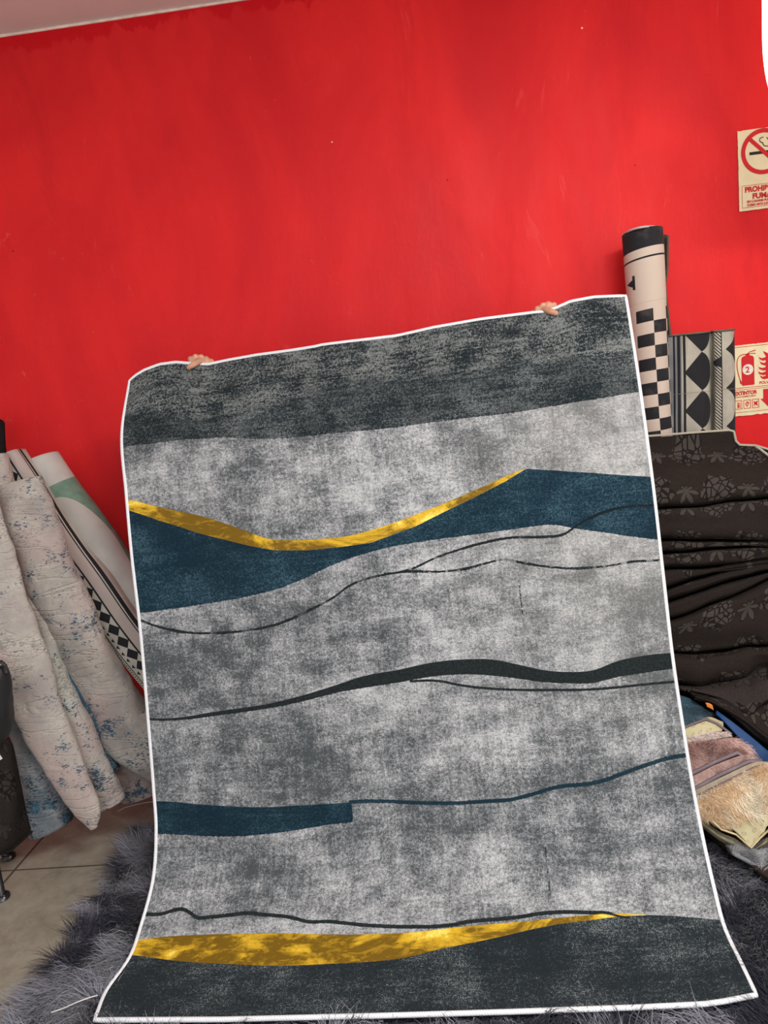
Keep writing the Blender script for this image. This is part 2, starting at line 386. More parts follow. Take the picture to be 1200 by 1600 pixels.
def m_held_rug():
    M = Mat('abstract_wave_pile', .9, .1, .03); u, v, _ = sep(M.uv.k)
    C = lambda p, **k: fcurve(u, ends(cur(p)), **k)
    mu = u*1.62; mv = v*RLEN; P = comb(mu, mv, 0.0)
    # tufted grain
    fib = nz(P, 330, 3, .6); fib2 = nz(P, 120, 4, .65)
    strk_v = nz(comb(mu*9, mv*1.2, 0.0), 6, 6, .7); strk_h = nz(comb(mu*1.6, mv*22, 3.0), 4.5, 8, .8)
    blot = nz(comb(mu*1.1, mv*1.25, 1.3), 4.6, 8, .74, .1); blot2 = nz(comb(mu, mv*1.3, 7.7), 11, 6, .7)
    wide = nz(comb(mu, mv, 4.1), 1.6, 2)
    # grey ground
    g = blot*1.15-.085+(blot2-.5)*.6+(strk_v-.5)*.5+(nz(comb(mu*2.2, mv*9, 6.0), 4.2, 7, .75)-.5)*.55+(fib2-.5)*.95+(fib-.5)*1.0+(wide-.5)*.6
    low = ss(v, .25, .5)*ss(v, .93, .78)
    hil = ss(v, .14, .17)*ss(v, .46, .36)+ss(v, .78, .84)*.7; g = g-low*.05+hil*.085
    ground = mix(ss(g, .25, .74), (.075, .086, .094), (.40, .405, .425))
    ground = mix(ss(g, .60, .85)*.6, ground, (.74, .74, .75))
    ground = mix(ss(u, .55, .95)*ss(v, .75, .3)*.30, ground, (.50, .48, .45))  # warmer, brighter light at the upper right, painted into the grey
    dk = ss(strk_h*.75+(fib-.5)*1.9+(fib2-.5)*1.1+(blot-.5)*1.5, .30, .80)
    dark = mix(dk, (.013, .020, .025), (.085, .105, .118))
    dark = mix(ss(dk, .65, 1)*.5, dark, (.30, .31, .31))
    teal = mix(dk, (.007, .025, .042), (.050, .112, .155))
    teal = mix(ss(dk, .75, 1)*.4, teal, (.10, .17, .21))
    gn = nz(comb(mu*1.0, mv*2.0, 2.0), 4.2, 8, .68, .5)
    gn = gn-ss(u, .07, .16)*ss(u, .34, .27)*.09; gold = mix(ss(gn, .44, .54), (.17, .095, .008), (.66, .40, .025)); gold = mix(ss(nz(comb(mu, mv*2.5, 9.0), 16, 6, .75, 1.0), .52, .60)*.5, gold, (.50, .29, .02)); gold = mix(ss(gn, .54, .61)*.9, gold, (.95, .74, .14)); gold = mix(ss(fib2+gn*.6, .82, .95)*.3, gold, (.25, .14, .01))
    ink = mix(ss(fib2, .3, .8), (.010, .015, .017), (.032, .040, .043))
    teal = mix(ss(v, .5, .7)*.6, teal, mix(dk, (.004, .018, .030), (.020, .055, .080)))
    wo = (fib2-.5)*.0022; V = v+wo
    a = (V < C(B1)); topd = a
    gr1 = ss(blot2*.8+(strk_h-.5)*1.1+blot*1.0+(fib-.5)*1.3+(fib2-.5)*1.2, .78, 1.08)
    tcv = C([(188, 655), (300, 650), (400, 638), (460, 622), (520, 602), (600, 592), (700, 585), (830, 565), (1000, 575)]); lowd = ss(v-tcv+(blot2-.5)*.05, -.012, .012)
    darkt = mix(gr1*(1-lowd*.72)*.8, dark, (.27, .285, .28))
    c = mix(topd, ground, darkt)
    # ragged thin lines
    def line(pts, wpx, col, c, u0=0.0, u1=1.0, jag=.35, gate=None):
        h = wpx*1.3/1350.0/2; d = (v-C(pts)).abs()+(blot2-.5)*h*jag*2+(fib-.5)*h*.8
        m = (d < h); 
        if u0 > 0: m = m & (u > u0)
        if u1 < 1: m = m & (u < u1)
        if gate is not None: m = m*gate
        return mix(m, c, col)
    U = lambda x, y: inv(x, y)[0]
    c = line(L2C, 4, ink, c, U(640, 1064), jag=.2)
    c = line(L1B, 4.2, ink, c, U(600, 897), jag=1.2, gate=ss(nz(P, 35, 3), .38, .5, .35, 1))
    b = (V > C(L2T)) & (V < C(L2B)); c = mix(b, c, ink)
    t1b, t1t = C(T1B), C(T1T, vec=True)
    g1 = (V > C(G1T)) & (V < C(G1B, vec=True)) & (u < U(822, 732))
    t1 = (v > t1t) & (V < t1b); c = mix(t1, c, teal)
    c = mix(g1, c, gold)
    c = line(L1, 4.0, mix(t1, ink, (.008, .016, .022)), c, jag=1.0, gate=ss(nz(P, 28, 3), .33, .45, .55, 1))
    ue = U(551, 1270); rnd = ((v-inv(551, 1270)[1]).abs()*.5)
    t2 = (V > C(T2T)) & (V < C(T2B)) & (u+rnd*rnd*30 < ue); c = mix(t2, c, teal)
    c = line(L3, 5.5, mix(dk, (.010, .030, .045), (.03, .065, .09)), c, U(545, 1254), jag=.15)
    c = line(L4, 5.5, ink, c, 0, U(985, 1433), jag=.12)
    d2 = v > C(D2T, vec=True); c = mix(d2, c, dark)
    g2 = (v > C(G2T)) & (v < C(G2B)) & (u < U(1010, 1430)); c = mix(g2, c, gold)
    c = line(L4, 3.0, ink, c, U(900, 1426), U(985, 1433))
    # short broken vertical flecks
    for (x0, y0, x1, y1) in ((812, 905, 815, 960), (850, 1325, 858, 1365), (857, 1375, 860, 1400)):
        p, q = inv(x0, y0), inv(x1, y1)
        m = ((u-(p[0]+q[0])/2).abs() < .0016) & (v > p[1]) & (v < q[1]) & (nz(P, 70, 2) > .48); c = mix(m*.8, c, ink)
    M.color(c)
    lo = 1-(g1 | g2)*.9; M.bump((fib*1.2+fib2*1.1+nz(comb(mu, mv*1.5, 0.0), 75, 3)*.9)*lo, .85, .0045)
    M.rough((g1 | g2)*-.35+.85)
    return M.m
rug_root = empty('patterned_rug', (float(mid[-1][0]), float(mid[-1][1]), .04))
tag(rug_root, 'large grey patterned rug held upright, with teal, charcoal and gold wave shapes and white edging', 'rug')
pile = mesh('pile', RP, grid_faces(NV, NU), m_held_rug(), None, np.stack([uu.ravel(), vv.ravel()], 1)); adopt(pile, rug_root)
me = pile.data
nn = np.empty(len(me.vertices)*3); me.vertices.foreach_get('normal', nn); nn = nn.reshape(-1, 3)
sgn = -1 if nn[:, 1].mean() > 0 else 1
if sgn < 0: me.flip_normals(); nn = -nn
bk = mesh('backing', RP-nn*.007, [tuple(reversed(f)) for f in grid_faces(NV, NU)] if sgn > 0 else grid_faces(NV, NU), simple('felt_backing', (.62, .60, .57), .95, .1, bump=.4, bs=300)); adopt(bk, rug_root)
bk['label'] = 'pale felt backing'
idx = [j for j in range(NU)]+[i*NU+NU-1 for i in range(1, NV)]+[(NV-1)*NU+j for j in range(NU-2, -1, -1)]+[i*NU for i in range(NV-2, 0, -1)]
M = Mat('white_overlock', .75, .2); M.color((.80, .80, .84)); wv = X.m('SINE', sep(M.obj.k)[0]*900+sep(M.obj.k)[2]*900); M.bump(wv, .35, .0015)
bd = tube('edge_binding', (RP-nn*.0035)[idx], .0062, M.m, None, n=8, closed=True); adopt(bd, rug_root); bd['label'] = 'white stitched edging'
MBIND_W = M.m

# ------------------------------------------------------------------ materials of the other rugs
def m_distressed(name, seed=0.0, blue=.56, base=(.50, .42, .37), lo=(.36, .31, .28), bl=(.015, .055, .10)):
    M = Mat(name, .85, .15, .1); x, y, z = sep(M.obj.k); P = comb(x+seed, y, z+seed*1.7)
    n = nz(P, 7, 6, .65); f = nz(comb(x*1.0, y, z*2.5), 95, 4, .7); pk = nz(P, 4, 3)
    c = mix(ss(n, .35, .65), lo, base); c = mix(ss(pk, .42, .62)*.5, c, (.47, .335, .31))
    c = mix(ss(f+(n-.5)*1.0, .58, .70)*.6, c, (.13, .13, .14))
    b = ss(nz(P, 8.5, 3, .6)+(f-.5)*1.15+(nz(P, 40, 3)-.5)*.5, blue+.04, blue+.11)
    c = mix(b*.9, c, bl); c = mix(b*ss(nz(P, 31, 2), .5, .6)*.6, c, (.03, .14, .21))
    M.color(c); M.bump(f*.4+nz(P, 22, 4)*1.0+ss((nz(comb(x*.4, y, z*2.2), 5, 3, .6, 1.2)-.5).abs(), .0, .035)*1.1, .42, .006); return M.m
MD1 = m_distressed('distressed_cream_pile', 0.0, .575, (.50, .45, .40), (.31, .28, .26)); MD2 = m_distressed('distressed_pink_pile', 3.1, .60, (.50, .45, .40), (.36, .32, .30))
MD3 = m_distressed('distressed_blue_pile', 6.4, .47, (.24, .25, .26), (.11, .13, .15), (.008, .034, .062)); MD4 = m_distressed('pale_felt_pile', 9.4, .57, (.50, .48, .43), (.36, .35, .33))
MDT = m_distressed('deep_teal_pile', 4.4, .40, (.20, .24, .26), (.10, .15, .18))
MBACK = simple('taupe_backing', (.34, .29, .26), .9, .1, bump=.3, bs=400)
MCREAM = (.52, .48, .42); INK = (.018, .017, .020)
def m_check():
    M = Mat('checker_pile', .8, .2, .05); u, v, _ = sep(M.uv.k)
    cu = (u+.055)/.056; col = cu.floor(); start = .268
    row = ((v-start+u*.10)/.0418); ch = ((row.floor()+col).mod(2.0) < .5) & (u > -.055) & (row > 0.0)
    far = (u < .16)
    c = mix(ch & far, (.60, .49, .41), INK)
    vt = v+u*.1
    c = mix((vt < .064), c, INK); c = mix((vt > .092) & (vt < .098), c, INK)
    tb = (u > -.062) & (u < -.052) & (v > .150) & (v < .198); tr = (u < -.062) & (u > -.10) & ((v-.176).abs() < (u+.090)*.45)
    c = mix(tb | tr, c, INK)
    n = nz(M.obj, 18, 4); c = mix(ss(n, .5, .8)*.12, c, (.40, .33, .28)); cr = ((vt-.243).abs() < .0012); c = mix(cr*.5, c, (.42, .36, .2))
    M.color(c); M.bump(nz(M.obj, 300, 2)*.4-cr*1.0, .3, .003); return M.m
def m_diamond(wid):
    M = Mat('diamond_pile', .8, .2, .05); U_, V_, _ = sep(M.uv.k)
    W_ = wid; t = U_/W_; v = V_/.1352; 
    f = nz(M.obj, 200, 2)
    c = mix(ss(nz(M.obj, 14, 4), .3, .7), (.36, .33, .27), (.47, .43, .36))
    def between(a, b): return (t > a) & (t < b)
    c = mix(between(.02, .05)*(((V_*12).sin().abs()) > .3), c, INK)
    c = mix(between(.055, .095), c, (.25, .25, .26))
    c = mix(between(.095, .115) | between(.135, .165) | between(.19, .215), c, INK); c = mix(between(.115, .135) | between(.165, .178), c, (.22, .22, .23))
    dv = ((v+.52).frac()-.5).abs()*2     # 0 centre of a diamond, 1 at the tips
    dx = (t-.365); left = (dx > (1-dv)*-.165) & (dx < 0.0); rt = (dx < (1-dv*dv)*.17) & (dx > -.001)
    c = mix(left | rt, c, INK)
    c = mix(between(.655, .675), c, (.50, .43, .30)); c = mix(between(.638, .652), c, (.06, .06, .06))
    hat = ((V_+U_*-1.0)*85).frac() < .42; band = between(.72, .82); c = mix(band & hat, c, INK); 
    ar = ((v*.5+.1).frac()-.5).abs(); c = mix(band & (ar < (t-.70)*.6) & (ar < .07), c, INK)
    c = mix(between(.82, .832) | between(.71, .72), c, INK)
    sc = (((v+.02).frac()-.5).abs()); c = mix(t > 1.0-(.5-sc)*(.5-sc)*.5, c, INK)
    ln = ((V_-.205).abs() < .0012); c = mix(ln*.6, c, (.2, .17, .12))
    M.color(c); M.bump(f*.5, .3, .002); return M.m
def m_stripe():
    M = Mat('striped_triangle_pile', .8, .2, .05); u, v, _ = sep(M.uv.k); u = u-.010
    # flattened roll: the front face is about -.065 .. +.065 metres wide
    c = mix(ss(nz(M.obj, 14, 4), .3, .7), (.42, .39, .34), (.52, .49, .43))
    c = mix((u > .006) & (u < .046), c, (.46, .38, .35))
    for a, b in ((.053, .066), (.045, .049), (-.001, .006), (-.068, -.064)): c = mix((u > a) & (u < b), c, INK)
    w = ((v/.056).frac()-.5).abs()*2; dm = ((u+.023).abs()/.0235+w) < 1.0; c = mix(dm, c, INK)
    q = ((v/.030).frac()-.5).abs(); c = mix((u > -.060) & (u < -.049) & (q*.035 < (u+.060)), c, INK)
    c = mix((u < -.072) & (u > -.078) & ((v/.010).frac() < .5), c, INK)
    M.color(c); M.bump(nz(M.obj, 300, 2), .3, .002); return M.m
def m_green():
    M = Mat('sage_arc_pile', .8, .2, .05); u, v, _ = sep(M.uv.k)
    c = mix(ss(nz(M.obj, 9, 4), .3, .7), (.47, .45, .42), (.56, .53, .49)); gr = mix(ss(nz(M.obj, 30, 4), .3, .7), (.145, .24, .185), (.20, .31, .24))
    a = (u+.004)/.108; b = (v-.42)/.245; ell = (a*a+b*b) < 1.0
    zone = (v > .125-u*.15) & (v < .66); c = mix(zone & ell.inv(), c, gr)
    oc = ((u+.075)*(u+.075)+(v-.43)*(v-.43)) < .0006; c = mix(oc, c, (.55, .33, .05))
    M.color(c); M.bump(nz(M.obj, 260, 2), .3, .002); return M.m
def m_floral(name='dark_floral_pile', base=(.020, .0145, .0125), hi=(.058, .047, .041)):
    M = Mat(name, .9, .12, 0); u, v, _ = sep(M.uv.k)
    wp = nz(comb(u, v, 0.0), 12, 2); uu_ = u+(wp-.5)*.02; vv_ = v+(nz(comb(u, v, 5.0), 12, 2)-.5)*.02
    def cell(pu, pv, ou, ov):
        rowi = ((vv_+ov)/pv).floor(); x = (((uu_+ou)/pu+rowi*.5).frac()-.5)*pu; y = (((vv_+ov)/pv).frac()-.5)*pv; return x, y
    x, y = cell(.20, .155, 0.02, 0.03); r = (x*x+y*y*1.25).sqrt(); th = X.m('ARCTAN2', y, x)
    lob = .056+(th*5).sin()*.006+(th*9+1).sin()*.004
    fl = r < lob; vd = vor(comb(u, v, 0.0), 46, 'DISTANCE_TO_EDGE'); line = (vd < .09)
    x2, y2 = cell(.20, .155, .12, .03); r2 = (x2*x2+y2*y2).sqrt(); th2 = X.m('ARCTAN2', y2, x2)
    ll = th2.sin()*.016+.034; lf = (r2 < (th2*3.5+.6).sin().abs()*ll+.003)
    rim = (r2 > ((th2*3.5+.6).sin().abs()*ll)-.0025)
    g = nz(M.obj, 420, 2)
    bs = mix(ss(g, .3, .7), tuple(k*.7 for k in base), tuple(k*1.4 for k in base)); hc = mix(ss(g, .3, .7), tuple(k*.75 for k in hi), tuple(k*1.15 for k in hi))
    c = mix(fl | lf, bs, hc); c = mix((fl & line) | (lf & rim), c, (.012, .009, .009))
    M.color(c); M.bump((fl | lf)*.5-(fl & line)*.5+g*.5, .3, .002); return M.m
MFLOR = m_floral()
M = Mat('beige_binding', .8, .2); M.color((.42, .38, .30)); M.bump(X.m('SINE', sep(M.obj.k)[0]*1200), .3, .001); MBIND_B = M.m

# ------------------------------------------------------------------ rolls standing on the right
o = roll('rug_roll', [(974, 367, 1033, 358, 2.62), (978, 420, 1036, 412, 2.615), (983, 490, 1039, 484, 2.61), (988, 560, 1042, 556, 2.605), (995, 640, 1046, 637, 2.60), (1003, 720, 1052, 716, 2.60), (1016, 850, 1064, 845, 2.595), (1036, 1020, 1082, 1015, 2.59), (1054, 1175, 1098, 1170, 2.585)], m_check(), n=64, nv=70, edge=MBACK)
tag(o, 'tall cream rug roll with a black checkerboard column, standing against the red wall', 'rug roll')
rim = hermite(range(5), np.array([at(974, 367, 2.62), at(986, 360, 2.572), at(1003, 355.5, 2.545), at(1020, 354.5, 2.57), at(1034, 358, 2.62)]), np.linspace(0, 4, 30)); rt_ = tube('edge_binding', rim+np.array([0, 0, .001]), .0038, simple('pale_binding', (.5, .47, .44), .8, .2), None, 8); rt_.parent = o; rt_['label'] = 'pale grey bound rim'
fl = sheet('loose_end', [[(1030, 364, 2.675), (1038, 366, 2.66), (1043, 368, 2.64)], [(1030, 430, 2.67), (1037, 430, 2.65), (1042, 422, 2.63)], [(1034, 450, 2.67), (1036, 450, 2.65), (1039, 450, 2.63)], [(1034, 520, 2.66), (1040, 520, 2.65), (1046, 520, 2.62)], [(1040, 640, 2.65), (1045, 640, 2.64), (1052, 640, 2.62)]], simple('olive_dark_backing', (.10, .095, .07), .9, .1, bump=.4, bs=300), .006, 10, 40)
fl.parent = o; fl['label'] = 'loose outer end showing dark olive backing'
DB = 2.585
cols = [(1040, .018), (1047, .0), (1060, -.02), (1078, -.03), (1098, -.025), (1107, -.005), (1111, .028), (1115, -.012), (1124, -.022), (1134, -.015), (1143, -.01), (1147.5, .005)]
rows = []
for yy, sh in ((0, 0), (55, 1), (105, 1.5), (165, 2), (330, 6), (560, 14)):
    rows.append([(x+sh, 525.5-(x-1040)*.10+yy, DB+d*(1+.3*math.sin(yy*.03+x*.1))) for x, d in cols])
o = sheet('folded_rug', rows, None, .012, 120, 60)
o.data.materials.clear(); o.data.materials.append(m_diamond(max(d.uv[0] for d in o.data.uv_layers[0].data)))
tag(o, 'folded rug with black diamonds on cream, standing beside the checkered roll, pleated lengthwise', 'rug')
PT = [at(*p) for p in rows[0]]; PT = hermite(range(len(PT)), np.array(PT), np.linspace(0, len(PT)-1, 50))
t = tube('edge_binding', PT+np.array([0, -.002, .0]), .0035, simple('dark_olive_binding', (.13, .12, .09)), None, 6); t.parent = o; t['label'] = 'dark olive bound edge'

# ------------------------------------------------------------------ large dark floral carpet, folded down
XS = [940, 1000, 1046, 1100, 1150, 1200, 1260, 1340]
def line_y(pts, x): a = np.array(pts, float); return float(np.interp(x, a[:, 0], a[:, 1])) if a[0, 0] <= x <= a[-1, 0] else float(a[0, 1]+(x-a[0, 0])*(a[1, 1]-a[0, 1])/(a[1, 0]-a[0, 0])) if x < a[0, 0] else float(a[-1, 1]+(x-a[-1, 0])*(a[-1, 1]-a[-2, 1])/(a[-1, 0]-a[-2, 0]))
creases = [[(1025, 796), (1200, 778)], [(1030, 842), (1103, 842), (1200, 847)], [(1034, 865), (1093, 859), (1200, 854)], [(1036, 889), (1144, 885), (1200, 878)],
           [(1040, 921), (1110, 895), (1200, 883)], [(1044, 940), (1124, 912), (1200, 894)], [(1046, 969), (1124, 943), (1200, 909)], [(1049, 1022), (1100, 1020), (1200, 1009)]]
fr = [2.34, 2.335, 2.36, 2.345, 2.35, 2.335, 2.33, 2.29, 2.27]
top = [(940, 688), (1010, 682.5), (1080, 677), (1138, 673), (1146, 675), (1149, 690), (1155, 696), (1180, 697), (1200, 703), (1260, 712), (1340, 722)]
rows = []; xs = [p[0] for p in top]
rows.append([(x, y, 2.475) for x, y in top])
rows.append([(x, max(701, y+6)+0*x, 2.47) for x, y in top])
rows.append([(x, 718, 2.44) for x in xs])
rows.append([(x, 737-(x-1046)*.02, 2.39) for x in xs])
rows.append([(x, 768-(x-1046)*.06, fr[0]) for x in xs])
prev = None
for k, cr in enumerate(creases):
    yc = [line_y(cr, x) for x in xs]
    if prev is not None:
        h = [yc[i]-prev[i] for i in range(len(xs))]
        rows.append([(xs[i], prev[i]+min(3, h[i]*.18), fr[k]+.012) for i in range(len(xs))])
        rows.append([(xs[i], prev[i]+h[i]*.5, fr[k]-.006) for i in range(len(xs))])
    rows.append([(xs[i], yc[i]-min(3, (yc[i]-(prev[i] if prev else yc[i]-40))*.18), fr[k]+.012) for i in range(len(xs))])
    if k < len(creases)-1: rows.append([(xs[i], yc[i], max(fr[k], fr[k+1])+.13) for i in range(len(xs))])
    prev = yc
big = sheet('folded_carpet', rows, MFLOR, .012, 70, len(rows)*7, wob=.012, lin=True)
tag(big, 'large dark brown floral carpet in thick pleats with beige bound edge, below the extinguisher sign', 'carpet')
PT = np.array([at(*p) for p in rows[0]]); PT = np.array([[np.interp(s, range(len(PT)), PT[:, k]) for k in range(3)] for s in np.linspace(0, len(PT)-1, 80)])
t = tube('edge_binding', PT+np.array([0, -.004, .002]), .0042, MBIND_B, None, 6); t.parent = big; t['label'] = 'beige bound edge'
t = tube('edge_binding', [at(1180, 697, 2.455), at(1188, 702, 2.45), at(1196, 708, 2.44), at(1206, 716, 2.43), at(1230, 728, 2.40)], .0042, MBIND_B, None, 6); t.parent = big; t['label'] = 'beige bound edge'
inn = sheet('gap_filler', [[(930, 800, 2.56), (1100, 790, 2.56), (1340, 770, 2.56)], [(930, 1000, 2.53), (1100, 1000, 2.53), (1340, 980, 2.53)], [(930, 1100, 2.42), (1100, 1100, 2.40), (1340, 1090, 2.38)], [(930, 1190, 2.33), (1100, 1180, 2.30), (1340, 1230, 2.26)]], simple('gap_filler_dark', (.018, .014, .012), .9, .1), .02, 20, 20); inn.parent = big  # added near-black filler sheet, stands in for the darkness in the carpet gaps
# second carpet : rumpled fold under it
rows = []
for y0, y1, y2, d in ((1016, 1014, 1004, 2.37), (1026, 1022, 1014, 2.285), (1040, 1036, 1022, 2.262), (1056, 1050, 1030, 2.268), (1066, 1062, 1038, 2.29), (1070, 1068, 1044, 2.36)):
    rows.append([(960, y0, d), (1050, y0, d), (1090, y0+1, d-.01), (1125, (y0+y1)/2, d), (1165, y1-4, d-.01), (1200, y2, d), (1320, y2-12, d)])
o = sheet('folded_carpet', rows, MFLOR, .012, 70, 50, wob=.02)
tag(o, 'thin rumpled dark brown floral carpet, squeezed flat right below the thickest pleats', 'carpet')
# third : smooth drape with pointed corner
rows = [[(1050, 1066, 2.36), (1110, 1062, 2.35), (1160, 1046, 2.34), (1200, 1034, 2.33), (1320, 1014, 2.32)],
        [(1060, 1072, 2.29), (1112, 1074, 2.28), (1165, 1075, 2.25), (1200, 1062, 2.24), (1320, 1034, 2.24)],
        [(1075, 1077, 2.27), (1120, 1086, 2.25), (1168, 1100, 2.22), (1205, 1080, 2.22), (1320, 1060, 2.22)],
        [(1085, 1080, 2.27), (1130, 1094, 2.25), (1171, 1116, 2.205), (1208, 1090, 2.21), (1320, 1074, 2.21)],
        [(1085, 1080, 2.30), (1132, 1095, 2.29), (1171, 1117, 2.24), (1208, 1092, 2.25), (1320, 1075, 2.25)]]
o = sheet('folded_carpet', rows, m_floral('dark_floral_pile_smooth', (.032, .024, .022), (.048, .038, .034)), .012, 70, 50)
tag(o, 'dark brown floral carpet with one drooping pointed corner, over the blue edged carpet', 'carpet')
# fourth : slab with two dark edges, blue stripe and orange tag
MDK = simple('near_black_backing', (.016, .014, .014), .9, .1, bump=.4, bs=300)
rows = [[(1075, 1078, 2.30), (1110, 1082, 2.30), (1160, 1090, 2.28), (1200, 1088, 2.27), (1300, 1090, 2.27)],
        [(1085, 1086, 2.25), (1115, 1094, 2.24), (1160, 1118, 2.20), (1200, 1146, 2.16), (1300, 1215, 2.12)],
        [(1086, 1090, 2.24), (1115, 1100, 2.23), (1160, 1126, 2.19), (1200, 1156, 2.15), (1300, 1226, 2.11)],
        [(1084, 1090, 2.30), (1112, 1102, 2.29), (1158, 1130, 2.25), (1198, 1160, 2.22), (1300, 1230, 2.18)]]
o = sheet('folded_carpet', rows, MFLOR, .010, 60, 40)
tag(o, 'flat dark carpet slab with a bright blue stripe along its slanting side edge', 'carpet')
st = sheet('edge_stripe', [[(1120, 1110, 2.235), (1150, 1132, 2.20), (1180, 1156, 2.17), (1205, 1177, 2.145), (1260, 1218, 2.12)], [(1121, 1114, 2.225), (1145, 1142, 2.19), (1171, 1170, 2.158), (1192, 1197, 2.13), (1240, 1252, 2.10)]], simple('cobalt_edge', (.014, .055, .17), .6, .3, bump=.3, bs=200), .012, 30, 10)
st.parent = o; st['label'] = 'bright blue edge stripe'
tg = sheet('label_tag', [[(1102, 1098, 2.225), (1108, 1099, 2.22), (1113, 1102, 2.215)], [(1105, 1105, 2.222), (1110, 1107, 2.217), (1115, 1110, 2.212)]], simple('orange_tag', (.75, .24, .04), .5, .3), .002, 8, 6)
tg.parent = o; tg['label'] = 'small orange tag'
MOLV = m_floral('olive_brown_edge', (.030, .026, .020), (.055, .048, .036))
bl = sheet('under_layer', [[(1118, 1086, 2.26), (1150, 1100, 2.23), (1200, 1136, 2.19), (1300, 1195, 2.15)], [(1116, 1098, 2.245), (1148, 1120, 2.205), (1200, 1160, 2.155), (1300, 1222, 2.12)]], MDK, .02, 30, 8); bl.parent = o; bl['label'] = 'near black under layer'

# ------------------------------------------------------------------ fur builder
def m_fur(name, rough=.55, sheen=.3):
    M = Mat(name, rough, .25, sheen); a = X.nt.nodes.new('ShaderNodeVertexColor'); a.layer_name = 'tint'; M.color(X(a.outputs[0])); return M.m
def fur(name, P, N, length, width, tint, lean, mat, parent=None, seg=3):
    """P,N (n,3) roots and normals; lean (n,3) comb direction; tint (n,3)"""
    n = len(P); L = length*(.65+.6*rng.random(n)); side = np.cross(lean, N)+rng.normal(0, .55, (n, 3)); side /= np.linalg.norm(side, axis=1)[:, None]
    V = np.zeros((n, seg*2+1, 3)); jit = rng.normal(0, .28, (n, 3)); ln = lean+jit
    bend = rng.normal(0, .12, (n, 3))
    for s in range(seg+1):
        t = s/seg; d = N*(t*(1-.45*t))[..., None] if False else N*(t-.42*t*t)
        c = P+(d+ln*(t*t*.75+.18*t)+bend*math.sin(t*3))*L[:, None]
        if s < seg:
            w = width*(1-t*.75)*.5; V[:, s*2] = c-side*w; V[:, s*2+1] = c+side*w
        else: V[:, -1] = c
    k = seg*2+1; base = (np.arange(n)*k)[:, None]; quads = []
    Q = np.concatenate([base+np.array([[s*2, s*2+1, s*2+3, s*2+2]]) for s in range(seg-1)]); T = base+np.array([[seg*2-2, seg*2-1, seg*2]])
    me = bpy.data.meshes.new(name); me.vertices.add(n*k); me.vertices.foreach_set('co', V.astype(np.float32).ravel())
    li = np.concatenate([Q.ravel(), T.ravel()]); ls = np.concatenate([np.arange(len(Q))*4, len(Q)*4+np.arange(len(T))*3]); 
    me.loops.add(len(li)); me.loops.foreach_set('vertex_index', li.astype(np.int32)); me.polygons.add(len(ls)); me.polygons.foreach_set('loop_start', ls.astype(np.int32))
    me.update(calc_edges=True); me.validate()
    a = me.color_attributes.new('tint', 'FLOAT_COLOR', 'POINT')
    tv = rng.normal(1, .14, (n, 1)).clip(.6, 1.5); c4 = np.ones((n, k, 4)); c4[:, :, :3] = (tint*tv)[:, None, :]
    a.data.foreach_set('color', c4.astype(np.float32).ravel()); me.materials.append(mat)
    me.polygons.foreach_set('use_smooth', [True]*len(me.polygons))
    o = bpy.data.objects.new(name, me); COL.objects.link(o)
    if parent: o.parent = parent
    o['kind'] = 'stuff'; return o
def nfield(P, s, seed): return np.array([noise.fractal(Vector((p[0]*s+seed, p[1]*s, p[2]*s+seed)), 1.0, 2.0, 3) for p in P])

# ------------------------------------------------------------------ shag rug on the floor
SX0, SX1, SY0, SY1 = -1.20, 1.16, 1.05, 2.36
nr, nc = 30, 50; gx, gy = np.meshgrid(np.linspace(SX0, SX1, nc), np.linspace(SY0, SY1, nr)); gz = np.full_like(gx, .009)
shag = mesh('shag_rug', np.stack([gx.ravel(), gy.ravel(), gz.ravel()], 1), grid_faces(nr, nc), simple('indigo_backing', (.035, .035, .055), .9, .1)); solid(shag, .008)
tag(shag, 'long haired grey and indigo shag rug lying on the tiled floor', 'rug')
def shag_roots(n, x0, x1, y0, y1):
    return np.stack([rng.uniform(x0, x1, n), rng.uniform(y0, y1, n), np.full(n, .009)], 1)
RR = np.concatenate([shag_roots(30000, SX0, -.90, SY0, SY1), shag_roots(20000, -.90, .60, SY0, 1.60), shag_roots(12000, -.90, .60, 1.60, SY1), shag_roots(24000, .60, SX1, SY0, SY1)])
n = len(RR); t1 = nfield(RR, 5.0, 1.0); t2 = nfield(RR, 14, 8.0); ag = nfield(RR, 4.2, 20.)*5+nfield(RR, 11, 30.)*2.5+3.6
lean = np.stack([np.cos(ag), np.sin(ag), np.zeros(n)], 1)
edge = np.exp(-(RR[:, 0]-SX0)/.03); lean[:, 0] -= edge*1.0
edge = np.exp(-(RR[:, 1]-SY0)/.03); lean[:, 1] -= edge*.8
m = np.clip((t1*1.2+t2*.6)*3.0+.62, 0, 1)[:, None]
tint = np.array([[.012, .013, .028]])*(1-m)+np.array([[.25, .25, .295]])*m
rightish = np.clip((RR[:, 0]-.5)/.3, 0, 1)[:, None]; tint = tint*(1-.25*rightish)
under = (RR[:, 0] > -.985) & (RR[:, 0] < .66) & (RR[:, 1] > 1.575)
ln = np.where(under, .017, .052); 
near = (RR[:, 1] > 1.475) & (RR[:, 1] <= 1.60) & (RR[:, 0] > -.99) & (RR[:, 0] < .67)
ln = np.where(near, .019, ln); ln = np.where(near & (RR[:, 1] > 1.525), .014, ln); 
und2 = (RR[:, 0] > .62) & (RR[:, 1] > 1.98); ln = np.where(und2, .022, ln)
f_ = fur('fur', RR, np.tile([0, 0, 1.0], (n, 1)), ln, .0030, tint, lean*.95, m_fur('shag_fibre', .5, .25), shag)
